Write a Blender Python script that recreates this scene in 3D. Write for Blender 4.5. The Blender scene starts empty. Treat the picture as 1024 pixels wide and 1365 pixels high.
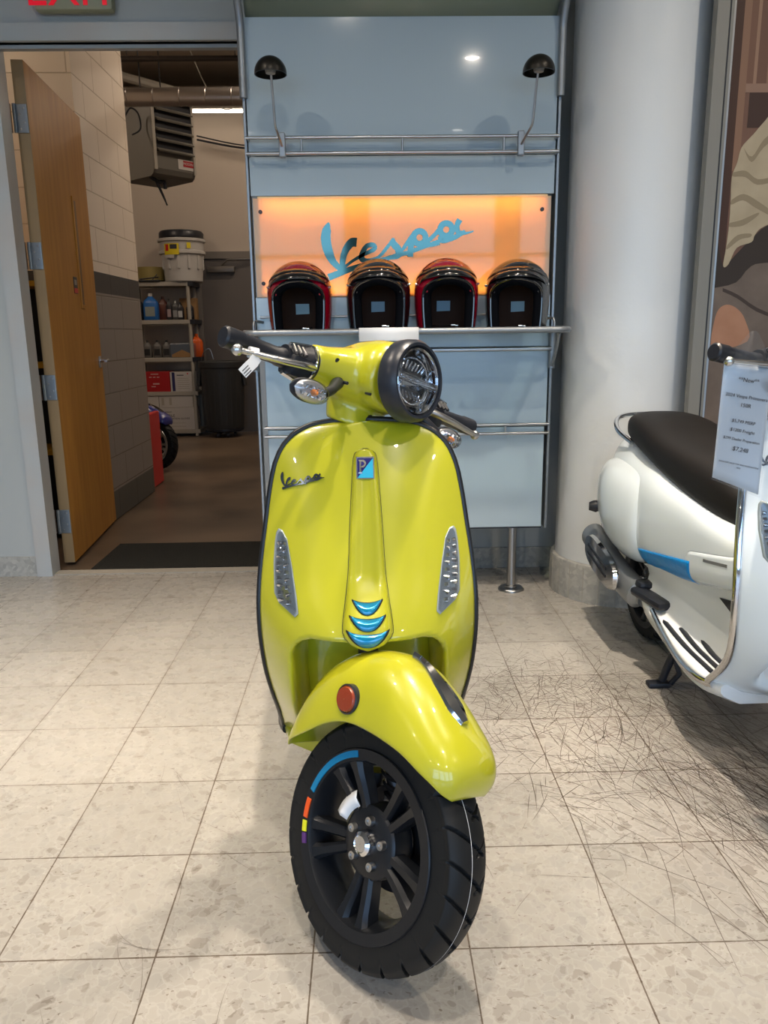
import bpy, bmesh, math, random
from mathutils import Vector, Matrix
random.seed(7)
PI = math.pi
sc = bpy.context.scene
COL = sc.collection

# ------------------------------------------------------------------ materials
def mat(name, col, rough=.5, metal=0., coat=0., coatr=.03, spec=.5, emit=None, estr=0., noise=None, bump=None, trans=0., ior=1.45):
    m = bpy.data.materials.new(name); m.use_nodes = True
    nt = m.node_tree; b = nt.nodes['Principled BSDF']
    b.inputs['Base Color'].default_value = (*col, 1)
    b.inputs['Roughness'].default_value = rough
    b.inputs['Metallic'].default_value = metal
    b.inputs['Coat Weight'].default_value = coat
    b.inputs['Coat Roughness'].default_value = coatr
    b.inputs['Specular IOR Level'].default_value = spec
    b.inputs['Transmission Weight'].default_value = trans
    b.inputs['IOR'].default_value = ior
    if emit:
        b.inputs['Emission Color'].default_value = (*emit, 1); b.inputs['Emission Strength'].default_value = estr
    if noise:      # (scale, second colour, amount)
        s, c2, amt = noise
        tc = nt.nodes.new('ShaderNodeTexCoord'); n = nt.nodes.new('ShaderNodeTexNoise'); n.inputs['Scale'].default_value = s
        n.inputs['Detail'].default_value = 6
        r = nt.nodes.new('ShaderNodeValToRGB'); r.color_ramp.elements[0].position = .35; r.color_ramp.elements[1].position = .35 + amt
        r.color_ramp.elements[0].color = (*col, 1); r.color_ramp.elements[1].color = (*c2, 1)
        nt.links.new(tc.outputs['Object'], n.inputs['Vector']); nt.links.new(n.outputs['Fac'], r.inputs['Fac'])
        nt.links.new(r.outputs['Color'], b.inputs['Base Color'])
    if bump:       # (scale, strength, distance)
        s, st, d = bump
        tc = nt.nodes.new('ShaderNodeTexCoord'); n = nt.nodes.new('ShaderNodeTexNoise'); n.inputs['Scale'].default_value = s
        n.inputs['Detail'].default_value = 4
        bp = nt.nodes.new('ShaderNodeBump'); bp.inputs['Strength'].default_value = st; bp.inputs['Distance'].default_value = d
        nt.links.new(tc.outputs['Object'], n.inputs['Vector']); nt.links.new(n.outputs['Fac'], bp.inputs['Height'])
        nt.links.new(bp.outputs['Normal'], b.inputs['Normal'])
    return m

def thin_glass(name, tint=(1, 1, 1), gloss=.12, rough=.02):
    m = bpy.data.materials.new(name); m.use_nodes = True; nt = m.node_tree; nt.nodes.clear()
    o = nt.nodes.new('ShaderNodeOutputMaterial'); mx = nt.nodes.new('ShaderNodeMixShader')
    t = nt.nodes.new('ShaderNodeBsdfTransparent'); g = nt.nodes.new('ShaderNodeBsdfGlossy')
    f = nt.nodes.new('ShaderNodeLayerWeight'); f.inputs['Blend'].default_value = .3
    ma = nt.nodes.new('ShaderNodeMath'); ma.operation = 'MULTIPLY_ADD'; ma.inputs[1].default_value = .6; ma.inputs[2].default_value = gloss
    t.inputs['Color'].default_value = (*tint, 1); g.inputs['Roughness'].default_value = rough
    nt.links.new(f.outputs['Fresnel'], ma.inputs[0]); nt.links.new(ma.outputs[0], mx.inputs['Fac'])
    nt.links.new(t.outputs[0], mx.inputs[1]); nt.links.new(g.outputs[0], mx.inputs[2]); nt.links.new(mx.outputs[0], o.inputs['Surface'])
    return m

def emis(name, col, s):
    m = bpy.data.materials.new(name); m.use_nodes = True; nt = m.node_tree; nt.nodes.clear()
    o = nt.nodes.new('ShaderNodeOutputMaterial'); e = nt.nodes.new('ShaderNodeEmission')
    e.inputs['Color'].default_value = (*col, 1); e.inputs['Strength'].default_value = s
    nt.links.new(e.outputs[0], o.inputs['Surface']); return m

M = dict(
    yellow=mat('yellow_paint', (.455, .445, .016), .3, 0, 1, .02, .5),
    white=mat('white_paint', (.76, .84, .89), .3, 0, 1, .02),
    blue=mat('blue_paint', (.02, .03, .25), .3, 0, 1, .02),
    whiteplastic=mat('white_plastic', (.80, .82, .82), .45),
    rubber=mat('tyre_rubber', (.006, .007, .008), .55, spec=.35),
    trim=mat('black_trim', (.008, .009, .012), .35),
    blackpl=mat('black_plastic', (.012, .014, .02), .38),
    bezel=mat('bezel_dark_blue', (.018, .022, .032), .32),
    rim=mat('rim_satin_black', (.012, .014, .018), .3, .3),
    darkmetal=mat('dark_metal', (.05, .05, .055), .4, .8),
    chrome=mat('chrome', (.75, .76, .78), .07, 1),
    satin=mat('satin_steel', (.42, .42, .42), .3, 1),
    brush=mat('brushed_grey', (.27, .29, .31), .38, .7),
    steel=mat('steel', (.5, .5, .5), .28, 1),
    amber=mat('amber', (.8, .15, .01), .2, 0, 1),
    bulb=mat('amber_bulb', (.9, .25, .03), .2, 0, 1),
    orange_refl=mat('orange_reflector', (.27, .03, .003), .25, 0, 1, bump=(350, .6, .002)),
    lens=thin_glass('clear_lens', (.95, .97, 1), .1),
    badge_dark=mat('badge_navy', (.012, .012, .16), .3, 0, .6),
    badge_cyan=mat('badge_cyan', (.03, .5, .75), .3, 0, .6),
    badge_rim=mat('badge_silver', (.5, .52, .5), .25, 1),
    script=mat('script_metal', (.16, .2, .26), .2, 1),
    slotblue=mat('slot_blue', (.0, .22, .42), .2, .3, 1),
    decal_blue=mat('decal_blue', (.0, .2, .42), .4),
    decal_orange=mat('decal_orange', (.75, .09, .01), .4),
    decal_yellow=mat('decal_yellow', (.72, .75, .02), .4),
    decal_purple=mat('decal_purple', (.08, .02, .16), .4),
    paper=mat('white_paper', (.78, .8, .82), .6),
    ink=mat('ink', (.03, .03, .04), .6),
    seat=mat('seat_vinyl', (.008, .007, .007), .6, spec=.3, bump=(250, .25, .001)),
    tape=mat('blue_masking_tape', (.0, .22, .6), .35, bump=(40, .6, .003)),
    panel=mat('display_panel', (.35, .435, .50), .1, 0, .8, .02),
    panel_low=mat('display_panel_low', (.40, .51, .60), .22, 0, .3, .1),
    wallp=mat('wall_paint', (.40, .42, .415), .55, bump=(6, .1, .01)),
    framep=mat('door_frame_paint', (.40, .43, .44), .35, noise=(4, (.42, .40, .38), .3)),
    colp=mat('column_paint', (.66, .685, .70), .34, bump=(8, .4, .012)),
    ceil=mat('ceiling_grey', (.30, .31, .31), .8),
    back_ceiling=mat('back_ceiling', (.30, .26, .22), .8, noise=(2, (.36, .31, .26), .3)),
    back_wall=mat('back_room_wall', (.50, .43, .36), .7),
    back_door=mat('grey_door_paint', (.12, .105, .095), .5),
    tan=mat('shelf_tan', (.36, .33, .28), .6),
    trash=mat('bin_grey', (.035, .036, .036), .5),
    silver_l=mat('hinge_steel', (.3, .34, .38), .4, .8),
    mat_=mat('entry_mat', (.012, .012, .008), .95, bump=(160, 1, .01)),
    heater=mat('heater_grey', (.14, .13, .11), .5),
    duct=mat('duct_steel', (.42, .38, .35), .35, .85),
    red=mat('red_plastic', (.55, .02, .02), .35),
    helmet_red=mat('helmet_red', (.25, .0, .012), .2, 0, 1, .01),
    helmet_black=mat('helmet_black', (.004, .004, .005), .18, 0, 1, .01),
    lining=mat('helmet_lining', (.05, .018, .008), .8),
    padding=mat('helmet_padding', (.002, .0025, .004), .8, spec=.05),
    label_blue=mat('helmet_label', (.35, .5, .6), .5),
    bronze=mat('lamp_dome', (.02, .018, .015), .35, .6),
    exitbody=mat('exit_sign_body', (.30, .30, .20), .5),
    exitred=mat('exit_red', (.6, .0, .02), .4, emit=(1, .0, .02), estr=.35),
    cardboard=mat('cardboard', (.3, .17, .07), .8),
    boxwhite=mat('white_carton', (.5, .47, .44), .7),
    winframe=mat('window_frame_metal', (.1, .1, .11), .4, .6),
    lampw=emis('lamp_light', (1, .93, .82), 14),
    tube=emis('tube_light', (1, .85, .68), 9),
    strip=emis('sign_strip', (1, .56, .16), 22),
    signback=mat('sign_back', (.85, .66, .38), .7),
    mirror=mat('logo_mirror', (.055, .115, .11), .06, 1),
)

# ------------------------------------------------------------------ mesh helpers
def link(o, parent=None):
    COL.objects.link(o)
    if parent is not None: o.parent = parent
    return o

def mesh(name, V, F, m, parent=None, smooth=True, sharp=None, recalc=True):
    me = bpy.data.meshes.new(name)
    me.from_pydata([tuple(v) for v in V], [], F); me.update()
    if recalc:
        bm = bmesh.new(); bm.from_mesh(me); bmesh.ops.recalc_face_normals(bm, faces=bm.faces); bm.to_mesh(me); bm.free()
    ms = m if isinstance(m, (list, tuple)) else [m]
    for x in ms: me.materials.append(x)
    if smooth:
        me.polygons.foreach_set('use_smooth', [True] * len(me.polygons))
        if sharp is not None: me.set_sharp_from_angle(angle=math.radians(sharp))
    o = bpy.data.objects.new(name, me); link(o, parent)
    return o

class G:
    """collects geometry of one mesh"""
    def __init__(s): s.V = []; s.F = []
    def add(s, V, F):
        k = len(s.V); s.V += [tuple(v) for v in V]; s.F += [tuple(i + k for i in f) for f in F]; return s
    def box(s, c, d, b=0, rot=None):
        x, y, z = d[0] / 2, d[1] / 2, d[2] / 2
        bm = bmesh.new(); bmesh.ops.create_cube(bm, size=1)
        for v in bm.verts: v.co = Vector((v.co.x * d[0], v.co.y * d[1], v.co.z * d[2]))
        if b: bmesh.ops.bevel(bm, geom=list(bm.edges), offset=b, segments=2, affect='EDGES', profile=.5)
        R = rot.to_3x3() if rot is not None else Matrix.Identity(3)
        bm.verts.index_update()
        V = [R @ v.co + Vector(c) for v in bm.verts]; F = [tuple(v.index for v in f.verts) for f in bm.faces]; bm.free()
        return s.add(V, F)
    def b2(s, x0, x1, y0, y1, z0, z1, b=0):
        return s.box(((x0 + x1) / 2, (y0 + y1) / 2, (z0 + z1) / 2), (abs(x1 - x0), abs(y1 - y0), abs(z1 - z0)), b)
    def loft(s, secs, caps=True, close=True):
        n = len(secs[0]); V = [p for q in secs for p in q]; F = []
        for i in range(len(secs) - 1):
            for j in range(n if close else n - 1):
                k = (j + 1) % n
                F.append((i * n + j, i * n + k, (i + 1) * n + k, (i + 1) * n + j))
        if caps and close:
            F.append(tuple(range(n))); F.append(tuple((len(secs) - 1) * n + i for i in reversed(range(n))))
        return s.add(V, F)
    def tube(s, pts, r, n=12, caps=True, flat=1.):
        pts = [Vector(p) for p in pts]; R = r if isinstance(r, (list, tuple)) else [r] * len(pts)
        secs = []; up = None
        for i, p in enumerate(pts):
            t = (pts[min(i + 1, len(pts) - 1)] - pts[max(i - 1, 0)]).normalized()
            if up is None:
                up = Vector((0, 0, 1)) if abs(t.z) < .9 else Vector((0, 1, 0))
            a = t.cross(up)
            if a.length < 1e-5: a = t.cross(Vector((1, 0, 0)))
            a.normalize(); b = a.cross(t).normalized(); up = b
            secs.append([p + a * math.cos(q) * R[i] + b * math.sin(q) * R[i] * flat for q in [2 * PI * k / n for k in range(n)]])
        return s.loft(secs, caps)
    def lathe(s, prof, n=48, axis='Z', c=(0, 0, 0), closed=False, a0=0, a1=2 * PI):
        """prof: (radius, height) pairs"""
        full = abs(a1 - a0 - 2 * PI) < 1e-6; N = n if full else n + 1
        V = []
        for r, h in prof:
            for k in range(N):
                a = a0 + (a1 - a0) * k / n; u, v = r * math.cos(a), r * math.sin(a)
                p = {'Z': (u, v, h), 'Y': (u, h, v), 'X': (h, u, v)}[axis]
                V.append((p[0] + c[0], p[1] + c[1], p[2] + c[2]))
        F = []; L = len(prof)
        for i in range(L if closed else L - 1):
            for k in range(n):
                k2 = (k + 1) % N if full else k + 1
                i2 = (i + 1) % L
                F.append((i * N + k, i * N + k2, i2 * N + k2, i2 * N + k))
        return s.add(V, F)
    def prism(s, poly, f0, f1):
        """poly in 2D, f0/f1 map (u,v) to 3D on front and back"""
        n = len(poly); V = [f0(*p) for p in poly] + [f1(*p) for p in poly]
        F = [tuple(range(n)), tuple(reversed(range(n, 2 * n)))] + [(i, (i + 1) % n, n + (i + 1) % n, n + i) for i in range(n)]
        return s.add(V, F)
    def xf(s, Mx):
        s.V = [tuple(Mx @ Vector(v)) for v in s.V]; return s
    def ob(s, name, m, parent=None, smooth=True, sharp=35):
        return mesh(name, s.V, s.F, m, parent, smooth, sharp)

def mod(o, t, **k):
    x = o.modifiers.new(t.lower(), t)
    for a, b in k.items(): setattr(x, a, b)
    return x

def empty(name, loc=(0, 0, 0), rz=0, parent=None):
    o = bpy.data.objects.new(name, None); o.location = loc; o.rotation_euler = (0, 0, rz); o.empty_display_size = .1
    return link(o, parent)

def tag(o, label, cat, group=None, kind=None):
    o['label'] = label; o['category'] = cat
    if group: o['group'] = group
    if kind: o['kind'] = kind
    return o

def struct(o, label=None, cat=None):
    o['kind'] = 'structure'
    if label: o['label'] = label
    if cat: o['category'] = cat
    return o

def copy_tree(o, parent=None):
    c = o.copy(); COL.objects.link(c); c.parent = parent
    for ch in [x for x in COL.objects if x.parent == o]: copy_tree(ch, c)
    return c

def txt(body, size, loc, rot, m, parent, ext=.0004, name='lettering', align='CENTER', sx=1.):
    cu = bpy.data.curves.new(name, 'FONT'); cu.body = body; cu.size = size; cu.extrude = ext
    cu.align_x = align; cu.align_y = 'CENTER'; cu.materials.append(m); cu.resolution_u = 3
    t = bpy.data.objects.new(name, cu); COL.objects.link(t); dg = bpy.context.evaluated_depsgraph_get()
    me = bpy.data.meshes.new_from_object(t.evaluated_get(dg)); bpy.data.objects.remove(t); bpy.data.curves.remove(cu)
    o = bpy.data.objects.new(name, me); o.location = loc; o.rotation_euler = rot; o.scale = (sx, 1, 1)
    return link(o, parent)

def interp(x, xs, ys):
    if x <= xs[0]: return ys[0]
    for i in range(1, len(xs)):
        if x <= xs[i]:
            t = (x - xs[i - 1]) / (xs[i] - xs[i - 1]); return ys[i - 1] + (ys[i] - ys[i - 1]) * t
    return ys[-1]

def spl(x, xs, ys):
    """smooth (Catmull-Rom / finite difference hermite) interpolation"""
    n = len(xs)
    if x <= xs[0]: return ys[0]
    if x >= xs[-1]: return ys[-1]
    i = 0
    while x > xs[i + 1]: i += 1
    h = xs[i + 1] - xs[i]; t = (x - xs[i]) / h
    def d(k):
        a, b = max(k - 1, 0), min(k + 1, n - 1); return (ys[b] - ys[a]) / (xs[b] - xs[a])
    m0, m1 = d(i) * h, d(i + 1) * h
    return (2*t**3-3*t*t+1)*ys[i] + (t**3-2*t*t+t)*m0 + (-2*t**3+3*t*t)*ys[i+1] + (t**3-t*t)*m1

def ss(a, b, x):
    t = max(0, min(1, (x - a) / (b - a))); return t * t * (3 - 2 * t)

def sup(c, rx, rz, n=32, e=2.5, plane='XZ'):
    """superellipse ring"""
    P = []
    for k in range(n):
        a = 2 * PI * k / n; ca, sa = math.cos(a), math.sin(a)
        u = rx * math.copysign(abs(ca) ** (2 / e), ca); v = rz * math.copysign(abs(sa) ** (2 / e), sa)
        P.append((c[0] + u, c[1], c[2] + v) if plane == 'XZ' else (c[0], c[1] + u, c[2] + v) if plane == 'YZ' else (c[0] + u, c[1] + v, c[2]))
    return P

def smooth_pts(P, k=6):
    """Catmull-Rom through points"""
    P = [Vector(p) for p in P]; out = []
    for i in range(len(P) - 1):
        a, b, c, d = P[max(i-1, 0)], P[i], P[i+1], P[min(i+2, len(P)-1)]
        for j in range(k):
            t = j / k
            out.append(.5 * ((2*b) + (c-a)*t + (2*a-5*b+4*c-d)*t*t + (3*b-a-3*c+d)*t**3))
    out.append(P[-1]); return out

# ------------------------------------------------------------------ the "Vespa" script, as strokes in a unit frame (width 1)
def script_shapes():
    K = lambda x, y: ((x - 122) / 850., (398 - y) / 850.)
    strokes = [
        ([(132, 85), (118, 125), (112, 170), (118, 220), (132, 265), (155, 305), (195, 345)], [8, 50, 58, 56, 50, 38, 30]),
        ([(290, 195), (262, 195), (235, 222), (213, 265), (205, 310), (205, 350)], [50, 48, 42, 36, 32, 30]),
        ([(122, 388), (200, 360), (300, 328), (440, 292), (600, 250), (760, 196), (968, 140)], [40, 34, 28, 24, 24, 22, 8]),
        ([(200, 345), (260, 300), (330, 262), (392, 232), (385, 210), (350, 215), (325, 248), (318, 285), (350, 298), (415, 278), (470, 220), (500, 178)], [14, 16, 20, 26, 26, 26, 30, 34, 26, 18, 20, 12]),
        ([(500, 172), (505, 205), (530, 235), (530, 268), (490, 280), (455, 285)], [10, 40, 40, 36, 26, 14]),
        ([(520, 268), (560, 232), (600, 180), (632, 140)], [16, 20, 26, 20]),
        ([(612, 175), (604, 225), (600, 278)], [34, 34, 34]),
        ([(650, 218), (705, 190), (750, 150), (780, 120)], [40, 24, 24, 30]),
        ([(660, 225), (720, 215), (770, 200)], [20, 20, 30]),
        ([(888, 76), (872, 110), (880, 145), (905, 150)], [34, 30, 30, 24]),
        ([(775, 165), (790, 188), (860, 172), (920, 140)], [30, 36, 28, 20]),
    ]
    rings = [((655, 172), 52, 18), ((810, 130), 52, 18)]
    G_ = []
    for pts, w in strokes:
        P = smooth_pts([(x, y, 0) for x, y in pts], 5); m = len(P); V = []
        for i, p in enumerate(P):
            t = P[min(i+1, m-1)] - P[max(i-1, 0)]; nrm = Vector((-t.y, t.x, 0)).normalized()
            ww = interp(i / (m - 1) * (len(w) - 1), list(range(len(w))), w) / 2
            V += [p + nrm * ww, p - nrm * ww]
        G_.append(([K(v.x, v.y) for v in V], [(2*i, 2*i+1, 2*i+3, 2*i+2) for i in range(m-1)]))
    for (cx, cy), ro, ri in rings:
        V = []; n = 28
        for k in range(n):
            a = 2*PI*k/n; V += [K(cx+ro*math.cos(a), cy+ro*math.sin(a)), K(cx+ri*math.cos(a), cy+ri*math.sin(a))]
        G_.append((V, [(2*k, 2*k+1, (2*k+3) % (2*n), (2*k+2) % (2*n)) for k in range(n)]))
    return G_
def script_mesh(name, fn, m, parent, thick):
    g = G()
    for i, (V, F) in enumerate(script_shapes()):
        n = len(V); e = thick + i * thick * .04
        A = [fn(u, v, e) for u, v in V] + [fn(u, v, 0) for u, v in V]
        # boundary walls
        cnt = {}
        for f in F:
            for a, b in zip(f, f[1:] + f[:1]):
                k = (min(a, b), max(a, b)); cnt[k] = cnt.get(k, 0) + 1
        FF = list(F) + [(a, b, b + n, a + n) for (a, b), c in cnt.items() if c == 1]
        g.add(A, FF)
    return g.ob(name, m, parent, smooth=False)

# ------------------------------------------------------------------ scooter
RK = .4652
AXD = Vector((0, math.sin(RK), math.cos(RK))); AX0 = Vector((0, -.0897, 0))
# leg shield outline: half width and height
SH_Z = [.225, .245, .28, .33, .37, .41, .46, .54, .615, .69, .768, .845, .904, .945, .973, .983, .987]
SH_W = [.205, .210, .208, .209, .2135, .2195, .2265, .2325, .2325, .2265, .216, .205, .191, .1665, .122, .073, .0]
def sh_edge(z): return spl(z, [.22, .25, .30, .37, .46, .6, .8, .93, 1.], [.46, .43, .38, .33, .30, .295, .345, .375, .39])
def sh_cen(z): return spl(z, [.22, .30, .38, .45, .56, .7, .85, .985], [.37, .25, .15, .12, .128, .21, .29, .365])
def sh_w(z): return max(spl(z, SH_Z, SH_W), .02)
def cavity(x, z):
    r = .05; dx = abs(x) - (.157 - r); dz = z - (.570 - r)
    sd = math.hypot(max(dx, 0), max(dz, 0)) + min(max(dx, dz), 0) - r
    return ss(.006, -.030, sd)
def sh_y(x, z, cav=True):
    w = sh_w(z); u = min(abs(x) / w, 1)
    c, e = sh_cen(z), sh_edge(z)
    y = c + (e - c) * u ** 2.3
    if cav:
        k = cavity(x, z)
        if z < .30: k *= ss(.2, .30, z)
        y = y * (1 - k) + max(y, .335) * k
    return y

def tyre(g_, R=.23, ri=.168, hw=.055, N=540, Cn=56, tread=True):
    V = []
    for i in range(N):
        ph = 2 * PI * i / N
        for j in range(Cn):
            b = -PI * .5 + PI * j / (Cn - 1) ; sx = math.sin(b)
            x = hw * math.copysign(abs(sx) ** .92, sx) * (1 - .12 * ss(.86, 1, abs(sx)))
            r = ri + .012 + (R - ri - .012) * math.cos(b) ** .55 if abs(b) < PI / 2 - 1e-6 else ri
            if tread and abs(x) < .050 and r > R - .036:
                # slanted grooves, mirrored, half a pitch apart
                d = 0
                for sgn in (-1, 1):
                    xx = x * sgn
                    if xx > (.004 if sgn > 0 else -.026):
                        pitch = 2 * PI / 24; off = (ph - .17 * (xx + (.050 if sgn > 0 else 0) * 0) / .05 + (.10 if sgn > 0 else 0)) % pitch
                        off = min(off, pitch - off) * R
                        d = max(d, ss(.0040, .0024, off))
                r -= .0085 * d
            V.append((x, -r * math.cos(ph), R + r * math.sin(ph)))
    F = [(i * Cn + j, i * Cn + j + 1, ((i + 1) % N) * Cn + j + 1, ((i + 1) % N) * Cn + j) for i in range(N) for j in range(Cn - 1)]
    # close at bead
    F += [(i * Cn + Cn - 1, i * Cn, ((i + 1) % N) * Cn, ((i + 1) % N) * Cn + Cn - 1) for i in range(N)]
    g_.add(V, F); return g_

def arc_patch(g_, x, r0, r1, a0, a1, R=.23, n=16, t=.001, slant=0):
    """flat ring sector on a wheel's side face (angles in degrees, 90 = top, 180 = rear)"""
    def P(r, a, xx): return (xx, -r * math.cos(math.radians(a)), R + r * math.sin(math.radians(a)))
    V = []; s = -1 if x < 0 else 1
    for k in range(n + 1):
        f = k / n
        aI = a0 + (a1 - a0) * f
        V += [P(r0, aI - slant * 0, x + s * t), P(r1, aI + slant, x + s * t - s*.0012), P(r0, aI, x - s * t * 3), P(r1, aI + slant, x - s * t * 4)]
    F = []
    for k in range(n):
        a, b = 4 * k, 4 * k + 4
        F += [(a, a+1, b+1, b), (a+2, b+2, b+3, a+3), (a, b, b+2, a+2), (a+1, a+3, b+3, b+1)]
    F += [(0, 2, 3, 1), (4*n, 4*n+1, 4*n+3, 4*n+2)]
    g_.add(V, F)

def wheel(root, R, mats, opt_n=460, name='front_wheel', hub=True, decals=False, side=-1, steer=None, yo=0, ring=None):
    """wheel whose contact point is local y = yo; parts: rim (> spoke, hub_cap, bolt ...), tyre"""
    rimm = mats
    T = Matrix.Translation((0, yo, 0))
    s = side
    g = G()
    # barrel and flanges
    prof = [(.150, -.0515), (.171, -.0535), (.1725, -.051), (.172, -.046), (.156, -.043), (.149, -.030), (.142, .0), (.149, .030), (.156, .043), (.172, .046), (.1725, .051), (.171, .0535), (.150, .0515), (.147, .045), (.144, .030), (.136, .0), (.144, -.030), (.147, -.045)]
    g.lathe([(r, h) for r, h in prof], 96, 'X', (0, 0, R), closed=True)
    # hub disc on the face side
    hx = s * .012
    g.lathe([(.001, hx + s*.018), (.022, hx + s*.022), (.060, hx + s*.020), (.067, hx + s*.015), (.069, hx), (.069, hx - s*.03), (.001, hx - s*.03)], 48, 'X', (0, 0, R))
    rim = g.xf(T).ob('rim', ring or rimm, root)
    parts = [rim]
    for k in range(5):
        a0 = math.radians(72 * k + 64)
        g = G()
        for d in (-1, 1):
            secs = []
            for t in [0, .15, .35, .55, .75, .9, 1.]:
                r = .050 + t * .102
                a = a0 + d * (.20 + .0 * t) * (1 - .30*t) + d * .04 * t * t
                wd = .0105 + .002 * t + .030 * max(0, t - .75) ** 1.2
                xc = s * (.016 + .012 * t * t); th = .014 + .005 * t
                c = Vector((xc, -r * math.cos(a), R + r * math.sin(a)))
                tv = Vector((0, math.sin(a), math.cos(a)))
                secs.append([c + tv * wd * u + Vector((s * th * v, 0, 0)) for u, v in ((-1, -1), (1, -1), (1, .5), (.55, 1), (-.55, 1), (-1, .5))])
            g.loft(secs)
        parts.append(g.xf(T).ob('spoke', rimm, rim, sharp=30))
    for k in range(5):
        a = math.radians(72 * k + 26); r = .042
        c = (0, -r * math.cos(a), R + r * math.sin(a))
        g = G(); g.lathe([(.0040, s*.043), (.0078, s*.0435), (.0088, s*.040), (.0088, s*.024)], 18, 'X', c)
        g.lathe([(.0005, s*.0405), (.0040, s*.0405), (.0040, s*.043)], 12, 'X', c)
        g.xf(T).ob('bolt', M['steel'], rim)
    if hub:
        g = G(); g.lathe([(.0005, s*.052), (.014, s*.052), (.0155, s*.054), (.022, s*.049), (.0245, s*.038), (.0245, s*.022)], 36, 'X', (0, 0, R))
        g.xf(T).ob('hub_cap', M['chrome'], rim)
    tb = tyre(G(), R=R, tread=True, N=opt_n).xf(T).ob('tyre', M['rubber'], root, sharp=50)
    if decals:
        for m, a0, a1, r0, r1 in ((M['decal_blue'], 117, 174, .155, .1695), (M['decal_orange'], 180, 194, .155, .1695), (M['decal_yellow'], 196, 203.5, .155, .1695), (M['decal_purple'], 204.5, 211.5, .155, .1695)):
            g = G(); arc_patch(g, s * .0536, r0, r1, a0, a1, R, 14, .0006)
            o = g.xf(T).ob('rim_decal', m, rim, smooth=False)
            parts.append(o)
    return rim, tb

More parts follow.
